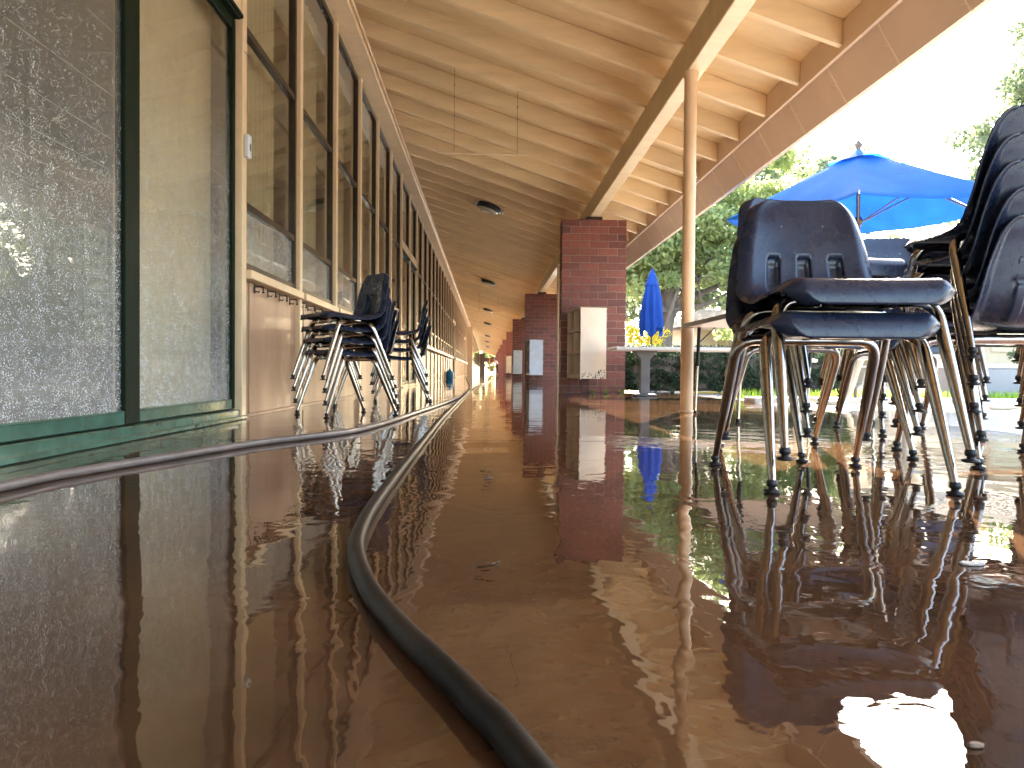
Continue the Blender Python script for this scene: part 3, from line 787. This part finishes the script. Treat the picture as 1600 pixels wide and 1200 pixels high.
# ------------------------------------------------------------------ hoses
def gp(px, py):
    dx = (px-800)/F; dy = (600-py)/F; r = fw+rt2*dx+up2*dy; t = -.27/r.z
    return Vector((r.x*t, r.y*t, .0125))
def hose(pts, r, mat, label):
    P = smooth_path([gp(*p) if len(p) == 2 else Vector(p) for p in pts], 14); m = MB(); m.tube(P, r, 14)
    return tag(m.build('garden_hose', mat), label, 'hose')
hose([(.25, -.2, .0135), (.12, .22, .0135), (812, 1180), (745, 1105), (690, 1048), (625, 985), (578, 925), (557, 870), (562, 832), (590, 782), (640, 716), (672, 676), (692, 652), (722, 622), (740, 606), (.05, 19, .0135), (.2, 30, .0135)], .0128, 'hose', 'dark hose curving from the bottom edge down the middle of the walkway')
hose([(-1.2, .2, .0125), (0, 762), (130, 737), (250, 717), (400, 693), (500, 681), (560, 672), (612, 658), (650, 645), (700, 628), (725, 616), (-.30, 12.5, .0125), (-.55, 20, .0125), (-.9, 30, .0125)], .0125, 'hose_grey', 'grey hose lying across the left side past the green doors')

# ------------------------------------------------------------------ tables
t = thing('school_table', 'low school table with tan underside behind the round post and chairs', 'table', (1.85, 4.1, 0))
def tp(m, name, mat, par=t, off=(1.85, 4.1, 0)): o = m.build(name, mat, par); o.location = (-off[0], -off[1], -off[2]); return o
m = MB(); m.box(1.372, 2.32, 3.90, 4.88, .600, .622, .004); tp(m, 'table_top', 'table_under')
m = MB(); m.box(1.364, 1.3715, 3.89, 4.888, .596, .626, .002); m.box(2.3205, 2.328, 3.89, 4.888, .596, .626, .002); m.box(1.372, 2.32, 3.89, 3.899, .596, .626); m.box(1.372, 2.32, 4.881, 4.889, .596, .626); tp(m, 'edge_band', 'table_edge')
for x, y in ((1.455, 4.80), (2.24, 4.80), (1.455, 3.97), (2.24, 3.97)):
    m = MB(); m.tube([(x, y, .597), (x-.008, y, .33)], .0125, 10); l = tp(m, 'leg', 'black')
    m = MB(); m.tube([(x-.008, y, .34), (x-.02, y, .02)], .0098, 10); m.build('lower_leg', 'chrome', l)
    m = MB(); m.lathe([(.014, 0), (.016, .008), (.010, .022)], (x-.02, y, .001), 10); m.build('glide', 'black', l)
    m = MB(); m.tube([(x, y, .49), (x+(.11 if x < 1.8 else -.11), y, .596)], .004, 6); m.build('brace', 'hook', l)
t = thing('outdoor_table', 'long thin white table on grey pedestals in front of the hedge', 'table', (2.7, 8.45, 0))
def tq(m, name, mat): o = m.build(name, mat, t); o.location = (-2.7, -8.45, 0); return o
m = MB(); m.box(1.50, 4.05, 8.15, 8.75, .548, .585, .006); tq(m, 'table_top', 'white_table')
for x in (1.9, 3.6):
    m = MB(); m.box(x-.055, x+.055, 8.40, 8.50, .03, .50, .004); m.prism([(x-.055, .44), (x+.055, .44), (x+.14, .547), (x-.14, .547)], 8.38, 8.52); m.box(x-.12, x+.12, 8.3, 8.6, .001, .028, .006); tq(m, 'pedestal', 'grey_ped')
# picnic table below the open umbrella: octagonal top, curved pipe legs, four curved seats
def picnic(cx, cy, label, rot=0):
    t = thing('picnic_table', label, 'picnic table', (cx, cy, 0), rot, 'cream courtyard picnic tables')
    m = MB(); m.lathe([(.60, .66), (.61, .67), (.61, .69), (.59, .70)], (0, 0, 0), 8, False); m.build('table_top', 'cream_pipe', t)
    m = MB(); m.lathe([(.05, .02), (.045, .3), (.05, .6), (.12, .655)], (0, 0, 0), 12); m.build('centre_post', 'cream_pipe', t)
    for k in range(4):
        a = PI/4+k*PI/2; c, s = math.cos(a), math.sin(a)
        m = MB(); m.box(-.42, .42, -.13, .13, .40, .43, .01); o = m.build('seat', 'cream_pipe', t); o.location = (c*.95, s*.95, 0); o.rotation_euler = (0, 0, a+PI/2)
        P = smooth_path([(c*.3, s*.3, .655), (c*.42, s*.42, .35), (c*.52, s*.52, .06), (c*.72, s*.72, .025), (c*.92, s*.92, .12), (c*.95, s*.95, .40)], 6)
        m = MB(); m.tube(P, .024, 10); m.build('curved_leg', 'cream_pipe', t)
    return t
picnic(3.72, 6.05, 'cream octagonal picnic table with curved pipe legs under the open blue umbrella', .2)
picnic(6.3, 10.6, 'cream picnic table standing farther out beyond the low grey wall', .5)

# ------------------------------------------------------------------ umbrellas
def open_umbrella(x, y):
    u = thing('open_umbrella', 'open bright blue patio umbrella tilted above the stacked chairs', 'umbrella', (x, y, 0))
    tilt = Matrix.Rotation(math.radians(7.5), 4, Vector((.72, -.69, 0)).normalized())
    tilt = Matrix.Rotation(math.radians(-2.3), 4, 'Y') @ Matrix.Rotation(math.radians(2.3), 4, 'X')
    R, zt, zb = 1.36, 2.44, 1.86; off = math.radians(-28); n = 6
    def T(p): v = Vector(p)-Vector((0, 0, zb)); v = tilt @ v; return v+Vector((0, 0, zb))
    for k in range(n):
        a0 = -PI/2+off+k*2*PI/n; a1 = a0+2*PI/n; m = MB(); nu, nv = 12, 12; A = []
        for i in range(nv+1):
            s = i/nv; r = .14+(R-.14)*s if True else 0
            for j in range(nu+1):
                q = j/nu; x0, y0_ = math.cos(a0)*r, math.sin(a0)*r; x1, y1_ = math.cos(a1)*r, math.sin(a1)*r
                px, py = x0+(x1-x0)*q, y0_+(y1_-y0_)*q; sag = 4*q*(1-q)
                inw = 1-.075*sag*s**3; z = zb+(zt-zb)*(1-s)**1.04+.02*sag*s-.055*sag*s*s+.006*math.sin(9*q+5*s+k)*s
                A.append(T((px*inw, py*inw, z)))
        th = Vector((0, 0, -.004)); B = [p+th for p in A]; W = nu+1; N = len(A); fs = []
        for i in range(nv):
            for j in range(nu): q = (i*W+j, i*W+j+1, (i+1)*W+j+1, (i+1)*W+j); fs += [q, tuple(t_+N for t_ in q[::-1])]
        for j in range(nu): a_ = nv*W+j; fs.append((a_, a_+1, a_+1+N, a_+N))
        m.add(A+B, fs, True); m.build('canopy_panel', 'blue', u)
    for k in range(n):
        a = -PI/2+off+k*2*PI/n; m = MB(); m.tube([T((math.cos(a)*.04, math.sin(a)*.04, zt-.05)), T((math.cos(a)*R, math.sin(a)*R, zb-.012))], .009, 6)
        rb = m.build('rib', 'umb_pole', u)
        mid = (math.cos(a)*R*.5, math.sin(a)*R*.5, (zt+zb)/2-.035)
        m = MB(); m.tube([T((math.cos(a)*.04, math.sin(a)*.04, zb-.05)), T(mid)], .007, 6); m.build('strut', 'umb_pole', rb)
    m = MB(); nn = 12; A = []     # small vent cap on top
    for i in range(5):
        s = i/4
        for k in range(24):
            a = 2*PI*k/24+off; r = .03+.24*s*(1-.05*math.cos(6*(a-off-PI/2))); A.append(T((math.cos(a)*r, math.sin(a)*r, zt+.075-.11*s+.012*math.sin(3*a)*s)))
    m.add(A, [(i*24+k, i*24+(k+1) % 24, (i+1)*24+(k+1) % 24, (i+1)*24+k) for i in range(4) for k in range(24)], True); m.build('vent_cap', 'blue', u)
    m = MB(); m.tube([(0, 0, .0), (0, 0, 1.6), T((0, 0, zb-.1)), T((0, 0, zt+.05))], .019, 10); m.build('pole', 'umb_pole', u)
    m = MB(); m.lathe([(.03, -.07), (.045, -.03), (.04, 0), (.025, .02)], T((0, 0, zb-.02)), 10); m.build('hub', 'umb_pole', u)
    m = MB(); c = T((0, 0, zt+.05)); m.lathe([(.028, 0), (.03, .02), (.018, .035), (.035, .06), (.038, .085), (.022, .11), (.006, .13)], c, 10); m.build('finial', 'umb_pole', u)
    return u
open_umbrella(3.70, 6.95)
def closed_umbrella(x, y):
    u = thing('closed_umbrella', 'folded royal blue umbrella standing in front of the tree trunk', 'umbrella', (x, y, 0))
    m = MB(); seg = 48; rows = 20; A = []
    for i in range(rows+1):
        s = i/rows; z = 2.56-1.38*s
        base = np.interp(s, [0, .03, .15, .22, .5, .85, 1], [.015, .07, .11, .13, .19, .24, .215])
        for k in range(seg):
            a = 2*PI*k/seg; f = 1+.20*math.cos(8*a+.5*math.sin(3*s))*min(1, s*2.5)+.06*math.sin(5*a+6*s)
            dz = -.07*(math.cos(4*a+1)) if i == rows else 0
            A.append((base*f*math.cos(a), base*f*math.sin(a), z+dz*1.3))
    m.add(A, [(i*seg+k, i*seg+(k+1) % seg, (i+1)*seg+(k+1) % seg, (i+1)*seg+k) for i in range(rows) for k in range(seg)], True)
    m.build('folded_canopy', 'blue_dark', u)
    m = MB(); A = []
    for i in range(8):
        s = i/7; z = 2.60-.36*s; base = .03+.12*s
        for k in range(seg): a = 2*PI*k/seg; f = 1+.10*math.cos(6*a); A.append((base*f*math.cos(a), base*f*math.sin(a), z-.02*math.cos(6*a)*s))
    m.add(A, [(i*seg+k, i*seg+(k+1) % seg, (i+1)*seg+(k+1) % seg, (i+1)*seg+k) for i in range(7) for k in range(seg)], True); m.build('top_flounce', 'blue_dark', u)
    m = MB(); m.tube([(0, 0, 0), (0, 0, 2.6)], .02, 8); m.build('pole', 'umb_pole', u)
    m = MB(); m.lathe([(.28, .001), (.28, .06), (.06, .08), (.04, .3)], (0, 0, 0), 16); m.build('base', 'grey_ped', u)
closed_umbrella(3.68, 15.7)

# ------------------------------------------------------------------ vegetation
def leaf_cloud(centers, spreads, per, size, flat=.6, aspect=.55):
    n = len(centers)*per; C = np.repeat(np.asarray(centers, float), per, 0); S = np.repeat(np.asarray(spreads, float), per, 0)
    tone = np.repeat(rng.uniform(0, 1, len(centers)), per)*.6+rng.uniform(0, .4, n)
    d = rng.normal(size=(n, 3)); d /= np.linalg.norm(d, axis=1)[:, None]; rr = rng.uniform(0, 1, n)**.45
    P = C+d*rr[:, None]*S
    a = rng.normal(size=(n, 3)); a /= np.linalg.norm(a, axis=1)[:, None]
    b = np.cross(a, rng.normal(size=(n, 3))); b /= np.linalg.norm(b, axis=1)[:, None]
    sz = size*rng.uniform(.6, 1.3, n)[:, None]; a = a*sz; b = b*sz*aspect
    V = np.stack([P-a, P-b*.9, P+a, P+b*.9], 1).reshape(-1, 3)
    return V, tone
def leaf_mesh(name, V, tone, mat):
    n = len(V)//4; me = bpy.data.meshes.new(name); me.vertices.add(len(V)); me.vertices.foreach_set('co', V.astype(np.float32).ravel())
    me.loops.add(4*n); me.loops.foreach_set('vertex_index', np.arange(4*n, dtype=np.int32)); me.polygons.add(n)
    me.polygons.foreach_set('loop_start', np.arange(0, 4*n, 4, dtype=np.int32)); me.polygons.foreach_set('loop_total', np.full(n, 4, np.int32))
    me.update(calc_edges=True); at = me.attributes.new('tone', 'FLOAT', 'FACE'); at.data.foreach_set('value', tone.astype(np.float32)); me.materials.append(M[mat]); return me
def tree(loc, h, trunk_r, blobs, label, mat='leaf', clumps=150, per=150, size=.11, group='trees beyond the courtyard', limbs=9, lean=(0, 0), fork=.35):
    t = thing('tree', label, 'tree', loc, 0, group)
    top = Vector((lean[0], lean[1], h*.72))
    m = MB(); P = smooth_path([(0, 0, -.05), (lean[0]*.15, lean[1]*.1, h*.22), (lean[0]*.45, lean[1]*.5, h*.45), tuple(top)], 5)
    m.tube(P, [trunk_r*(1.25-.95*i/(len(P)-1)) for i in range(len(P))], 12); m.build('trunk', 'bark', t)
    cs = []; sp = []; wt = [b[3]*b[4]*b[5] for b in blobs]
    for k in range(clumps):
        b = random.choices(blobs, wt)[0]
        while True:
            v = Vector((random.gauss(0, 1), random.gauss(0, 1), random.gauss(0, 1))).normalized(); r = random.uniform(.35, 1)**.6
            break
        c = (b[0]+v.x*b[3]*r, b[1]+v.y*b[4]*r, b[2]+v.z*b[5]*r); cs.append(c); s = random.uniform(.35, .75); sp.append((s, s, s*.65))
    for k in range(limbs):
        b = blobs[k % len(blobs)]; e = cs[(k*7) % len(cs)]; s0 = Vector(P[int(len(P)*random.uniform(fork, .8))])
        mid = (s0+Vector(e))/2+Vector((random.uniform(-.3, .3), random.uniform(-.3, .3), -.25))
        Q = smooth_path([s0, mid, e], 5); m = MB(); m.tube(Q, [trunk_r*.32*(1-.8*i/(len(Q)-1)) for i in range(len(Q))], 8); lb_ = m.build('limb', 'bark', t)
        for q in range(4):
            e2 = random.choice(cs); s2 = Q[random.randint(4, len(Q)-2)]
            if (Vector(e2)-s2).length < 2.6:
                m = MB(); R_ = smooth_path([s2, (s2+Vector(e2))/2+Vector((0, 0, .12)), e2], 4); m.tube(R_, [trunk_r*.12*(1-.7*i/(len(R_)-1)) for i in range(len(R_))], 6); m.build('twig', 'bark', lb_)
    V, tone = leaf_cloud(cs, sp, per, size); link('crown', leaf_mesh('crown', V, tone, mat), t)
    return t
tree((5.0, 20.5, 0), 7.0, .33, [(1.0, .5, 4.6, 3.0, 2.2, 1.7), (3.2, 0, 4.4, 2.0, 1.8, 1.3), (-.6, 0, 4.4, 1.8, 1.6, 2.0), (2.8, 0, 5.9, 1.8, 1.6, 1.0), (1.6, -1.2, 3.4, 2.3, 1.0, 1.1), (-.8, -.9, 3.3, 1.0, .8, 1.0)], 'big leafy tree with a grey trunk behind the folded blue umbrella', 'leaf', 230, 165, .09, limbs=12, lean=(.9, .2), fork=.15)
tree((10.8, 24, 0), 8.6, .24, [(0, 0, 6.2, 2.3, 2.0, 2.0), (1.6, 0, 7.0, 1.5, 1.2, 1.1), (-1.5, 0, 5.0, 1.8, 1.6, 1.4)], 'taller airy tree rising behind the open blue umbrella', 'leaf_blue', 130, 150, .10, limbs=10)
tree((12.25, 14.2, 0), 9.0, .26, [(-.9, 0, 5.4, 1.5, 1.5, 1.3), (.6, 0, 6.8, 2.0, 1.8, 1.6), (1.2, 0, 4.8, 1.6, 1.6, 1.2)], 'tree at the upper right edge with grey green leaves', 'leaf_blue', 190, 190, .075, limbs=9)
tree((-1.5, 122, 0), 9, .4, [(0, 0, 4, 6, 3, 4)], 'green tree beyond the far gateway', 'leaf', 80, 60, .3, limbs=5)
tree((7.8, 33, 0), 8, .3, [(0, 0, 4.8, 3.6, 2.5, 2.2), (4, 0, 4.5, 3, 2, 2)], 'hazy tree far behind the low pale house', 'leaf_blue', 110, 90, .16, limbs=6)
tree((19, 27, 0), 7.5, .3, [(0, 0, 4.4, 3.2, 2.5, 2.0), (-3, 1, 4.2, 2.4, 2, 1.6)], 'broad tree beside the shingled house, outside the right edge', 'leaf', 110, 110, .13, limbs=8)
tree((16.5, 11.5, 0), 7, .3, [(0, 0, 4.6, 2.6, 2.5, 1.6), (-1.4, -2, 4.2, 1.8, 1.8, 1.2)], 'courtyard tree seen only as reflection in the door glass', 'leaf', 120, 120, .10, limbs=8)
tree((14, 3.5, 0), 7, .3, [(0, 0, 4.8, 2.6, 2.5, 1.6)], 'courtyard tree at the side, beyond the right edge', 'leaf', 90, 110, .10, limbs=8)

tree((9.7, 22.0, 0), 4.0, .12, [(0, 0, 2.2, 2.0, 1.4, 1.3), (1.4, .3, 1.8, 1.3, 1.2, 1.0), (-1.2, 0, 1.6, 1.0, 1.0, .9)], 'small bushy tree glimpsed under the blue umbrella', 'leaf', 90, 130, .09, limbs=6)
# hedge: clipped box of leaves over a dark core
def hedge(x0, x1, y0, y1, h, label):
    t = thing('hedge', label, 'hedge', ((x0+x1)/2, (y0+y1)/2, 0), 0, 'clipped hedges')
    m = MB(); w, dd = (x1-x0)/2, (y1-y0)/2; m.box(-w+.12, w-.12, -dd+.12, dd-.12, .02, h-.12, .05); m.build('twig_core', 'bark', t)
    cs = []; n = int(900*(x1-x0)/3)
    for k in range(n):
        f = random.random()
        if f < .5: c = (random.uniform(-w, w), -dd+random.uniform(.02, .12), random.uniform(.04, h-.03))
        elif f < .85: c = (random.uniform(-w, w), random.uniform(-dd, dd), h-random.uniform(.0, .10))
        else: c = (random.choice((-w+.06, w-.06)), random.uniform(-dd, dd), random.uniform(.04, h-.03))
        cs.append(c)
    V, tone = leaf_cloud(cs, [(.07, .07, .06)]*len(cs), 26, .022); link('foliage', leaf_mesh('foliage', V, tone, 'leaf_dark'), t)
hedge(1.95, 5.35, 10.0, 10.9, .66, 'dark clipped hedge behind the long white table')
hedge(8.4, 17, 10.2, 11.1, .7, 'clipped hedge running on to the right beyond the picnic tables')
# yellow flowering bush
t = thing('yellow_bush', 'bright yellow flowering bush to the left of the tree trunk', 'bush', (4.0, 17.6, 0))
m = MB(); m.tube([(0, 0, 0), (.1, 0, .5), (0, .1, .9)], [.05, .04, .02], 8); m.build('stem', 'bark', t)
cs = [(random.gauss(-.2, .32), random.gauss(0, .3), random.uniform(.5, 1.45)) for _ in range(60)]
V, tone = leaf_cloud(cs, [(.2, .2, .16)]*len(cs), 60, .035); link('blossom', leaf_mesh('blossom', V, tone, 'leaf_yellow'), t)
t = thing('shrub_row', 'low yellow shrubs along the foot of the pale house', 'shrubs', (11, 25.5, 0))
m = MB()
cs = [(random.uniform(-4, 4), random.gauss(0, .25), random.uniform(.3, 1.05)) for _ in range(160)]
V, tone = leaf_cloud(cs, [(.25, .25, .2)]*len(cs), 40, .06); link('foliage', leaf_mesh('foliage', V, tone, 'leaf_yellow'), t)
# grass strip
n = 5200; P = np.stack([rng.uniform(2.7, 14, n), rng.uniform(7.52, 8.0, n), np.full(n, .0)], 1)
hgt = rng.uniform(.05, .12, n); an = rng.uniform(0, 6.28, n); w = .006
dx = np.stack([np.cos(an)*w, np.sin(an)*w, np.zeros(n)], 1); tip = np.stack([rng.normal(0, .02, n), rng.normal(0, .02, n), hgt], 1)
V = np.stack([P-dx, P+dx, P+tip+dx*.3, P+tip-dx*.3], 1).reshape(-1, 3)
gr = link('grass', leaf_mesh('grass', V, rng.uniform(0, 1, n), 'grass')); tag(gr, 'bright green strip of grass at the foot of the low grey wall', 'grass', kind='stuff')
vg = MB(); vg.box(2.6, 30, 7.51, 8.02, -.05, .002); struct(vg.build('verge', 'earth'))
lw = MB(); lw.box(5.4, 30, 8.03, 8.25, -.05, .37, .01)
lw = tag(lw.build('low_wall', 'lowwall'), 'low grey rendered wall behind the grass strip at right', 'wall')
m = MB(); m.box(5.38, 30, 8.01, 8.27, .371, .42, .008); m.build('coping', 'chalk', lw)
# weeds at the base of the brick column
for (x, y, lb) in ((1.62, 9.47, 'small green weed growing at the foot of the nearest brick column'), (1.82, 9.50, 'tiny weed sprig at the right foot of the nearest brick column'), (1.42, 9.50, 'small weed behind the legs of the cream cabinet')):
    n = 26; P0 = np.zeros((n, 3)); an = rng.uniform(0, 6.28, n); ln = rng.uniform(.03, .08, n)
    tip = np.stack([np.cos(an)*ln, np.sin(an)*ln*.4-.01, ln*.9], 1); dx = np.stack([np.sin(an)*.004, -np.cos(an)*.004, np.zeros(n)], 1)
    V = np.stack([P0, P0+tip*.5+dx, P0+tip, P0+tip*.5-dx], 1).reshape(-1, 3)
    o = link('weed', leaf_mesh('weed', V, rng.uniform(0, 1, n), 'grass'), None, (x, y, 0)); tag(o, lb, 'weed', 'weeds by the brick column')

# ------------------------------------------------------------------ houses across the courtyard
def house(x0, x1, y0, dep, eave, ridge, label, nwin, band=None):
    h = thing('house', label, 'house', ((x0+x1)/2, y0+dep/2, 0)); w = (x1-x0)/2; d2 = dep/2
    m = MB(); m.box(-w, w, -d2, d2, 0, eave-.02); m.build('wall', 'house_wall', h)
    for k in range(nwin):
        xa = -w+.6+(2*w-1.2)*k/nwin; ww = (2*w-1.2)/nwin-.25
        m = MB(); m.box(xa, xa+ww, -d2-.06, -d2-.002, .9, eave-.35); m.box(xa+ww/2-.03, xa+ww/2+.03, -d2-.08, -d2-.061, .9, eave-.35); wn_ = m.build('window', 'house_trim', h)
        m = MB(); m.box(xa+.08, xa+ww/2-.05, -d2-.07, -d2-.062, 1.0, eave-.45); m.box(xa+ww/2+.05, xa+ww-.08, -d2-.07, -d2-.062, 1.0, eave-.45); m.build('pane', 'glass', wn_)
    ov = .7
    m = MB(); e = eave; n = 14
    for k in range(n):       # shingle courses overlap down the near slope
        a = k/n; b_ = (k+1)/n; ya, yb = -d2-ov+(d2+ov)*a, -d2-ov+(d2+ov)*b_; za, zb_ = e+(ridge-e)*a, e+(ridge-e)*b_
        inset = 1.6*a; m.add([(-w-ov+inset, ya, za+.05), (w+ov-inset, ya, za+.05), (w+ov-1.6*b_, yb+.05, zb_+.03), (-w-ov+1.6*b_, yb+.05, zb_+.03), (-w-ov+inset, ya, za), (w+ov-inset, ya, za)], [(0, 1, 2, 3), (4, 5, 1, 0)])
    m.add([(-w-ov, d2+ov, e), (w+ov, d2+ov, e), (w+ov-1.6, 0, ridge), (-w-ov+1.6, 0, ridge)], [(0, 1, 2, 3)])
    m.add([(-w-ov, -d2-ov, e), (-w-ov, d2+ov, e), (-w-ov+1.6, 0, ridge)], [(0, 1, 2)]); m.add([(w+ov, -d2-ov, e), (w+ov, d2+ov, e), (w+ov-1.6, 0, ridge)], [(0, 1, 2)])
    m.build('roof', 'shingle', h)
    m = MB(); m.box(-w-ov-.02, w+ov+.02, -d2-ov-.04, -d2-ov-.005, e-.16, e+.04); m.build('fascia', 'house_trim', h)
    return h
house(8.2, 16.5, 27, 6, 2.1, 3.0, 'low pale house with a shallow roof behind the hedge', 6)
house(12.2, 24, 17.5, 7, 2.5, 4.1, 'house with brown shingle roof glimpsed between the stacked chairs', 5)
house(26, 40, 6, 8, 2.6, 4.3, 'house with shingled roof out to the side of the courtyard', 4)

# ------------------------------------------------------------------ ladder, person, jug far down the corridor
t = thing('step_ladder', 'orange step ladder standing at the far end of the corridor', 'ladder', (.42, 68, 0))
for s in (-1, 1):
    m = MB(); m.tube([(s*.25, -.45, 0), (s*.19, 0, 1.95)], .03, 6); m.build('rail', 'ladder', t)
    m = MB(); m.tube([(s*.25, .5, 0), (s*.19, .05, 1.95)], .025, 6); m.build('rear_rail', 'ladder', t)
for k in range(6):
    z = .28+.28*k; m = MB(); m.box(-.23+.008*k, .23-.008*k, -.45+.23*z-.04, -.45+.23*z+.05, z, z+.03); m.build('step', 'ladder', t)
m = MB(); m.box(-.2, .2, -.05, .12, 1.95, 2.0, .01); m.build('top_cap', 'ladder', t)

def person(loc, rz):
    p = thing('person', 'person in a pale shirt and dark trousers bending forward beside the ladder', 'person', loc, rz)
    def skin(name, joints, edges, mat, parent):
        me = bpy.data.meshes.new(name); me.from_pydata([j[:3] for j in joints], edges, []); o = bpy.data.objects.new(name, me); COL.objects.link(o)
        o.parent = parent; md = o.modifiers.new('Skin', 'SKIN'); sv = me.skin_vertices[0].data
        for i, j in enumerate(joints): sv[i].radius = (j[3], j[3]*.85)
        sv[0].use_root = True; s2 = o.modifiers.new('Sub', 'SUBSURF'); s2.levels = 2; s2.render_levels = 2; me.materials.append(M[mat]); return o
    # faces -x, leaning forward
    J = [(0, 0, .92, .15), (-.10, 0, 1.10, .15), (-.24, 0, 1.30, .16), (-.32, 0, 1.38, .07), (-.37, 0, 1.44, .055), (-.43, 0, 1.53, .10),
         (-.24, .17, 1.30, .07), (-.33, .22, 1.05, .05), (-.48, .17, .86, .038), (-.24, -.17, 1.30, .07), (-.33, -.22, 1.05, .05), (-.48, -.17, .86, .038),
         (.02, .10, .86, .10), (-.06, .12, .48, .07), (.04, .12, .10, .045), (.02, -.10, .86, .10), (.10, -.12, .48, .07), (.18, -.12, .10, .045), (-.08, .12, .04, .035), (.06, -.12, .04, .035)]
    E = [(0, 1), (1, 2), (2, 3), (3, 4), (4, 5), (2, 6), (6, 7), (7, 8), (2, 9), (9, 10), (10, 11), (0, 12), (12, 13), (13, 14), (0, 15), (15, 16), (16, 17), (14, 18), (17, 19)]
    skin('body', J, E, 'skin', p)
    sh = [(0, 0, .95, .165), (-.10, 0, 1.10, .165), (-.24, 0, 1.30, .175), (-.24, .17, 1.30, .085), (-.31, .21, 1.12, .065), (-.24, -.17, 1.30, .085), (-.31, -.21, 1.12, .065)]
    skin('shirt', sh, [(0, 1), (1, 2), (2, 3), (3, 4), (2, 5), (5, 6)], 'shirt', p)
    tr = [(.01, 0, .90, .155), (.02, .10, .86, .115), (-.06, .12, .48, .085), (.04, .12, .14, .065), (.02, -.10, .86, .115), (.10, -.12, .48, .085), (.18, -.12, .14, .065)]
    skin('trousers', tr, [(0, 1), (1, 2), (2, 3), (0, 4), (4, 5), (5, 6)], 'trouser', p)
    m = MB(); m.lathe([(.02, .12), (.07, .10), (.10, .05), (.105, 0), (.09, -.04)], (-.40, 0, 1.55), 12); m.build('hair', 'hair', p)
person((.98, 66, 0), 0)
t = thing('water_jug', 'blue plastic jug on the wet floor by the far classroom wall', 'jug', (-1.25, 23.6, 0))
m = MB(); m.lathe([(.10, 0), (.13, .02), (.13, .22), (.11, .27), (.04, .31), (.04, .34)], (0, 0, 0), 16); m.build('body', 'jug', t)
m = MB(); m.lathe([(.045, .34), (.045, .37), (.03, .375)], (0, 0, 0), 12); m.build('cap', 'chalk', t)
m = MB(); m.tube([(.11, 0, .25), (.17, 0, .22), (.17, 0, .12), (.13, 0, .08)], .012, 8); m.build('handle', 'jug', t)

# fallen leaves and scraps floating in the water film
for k, (px, py, sz, mt, lb) in enumerate(((1520, 872, .020, 'ash', 'pale scrap floating on the water below the tall chair stack'), (1525, 1148, .006, 'mortar', 'tiny brown leaf on the floor at the bottom right'),
        (762, 742, .006, 'bark', 'dark twig lying in the water in mid corridor'))):
    c = gp(px, py); m = MB(); n = 9; vs = [(sz*math.cos(2*PI*i/n)*random.uniform(.7, 1.1)*(2.2 if mt == 'bark' else 1), sz*.5*math.sin(2*PI*i/n)*random.uniform(.7, 1.1), .0035+.001*math.sin(3*i)) for i in range(n)]
    m.add(vs+[(v[0], v[1], .0012) for v in vs], [tuple(range(n))]+[(i, (i+1) % n, (i+1) % n+n, i+n) for i in range(n)])
    tag(m.build('fallen_leaf' if k == 1 else 'debris', mt, None, (c.x, c.y, 0)), lb, 'debris')
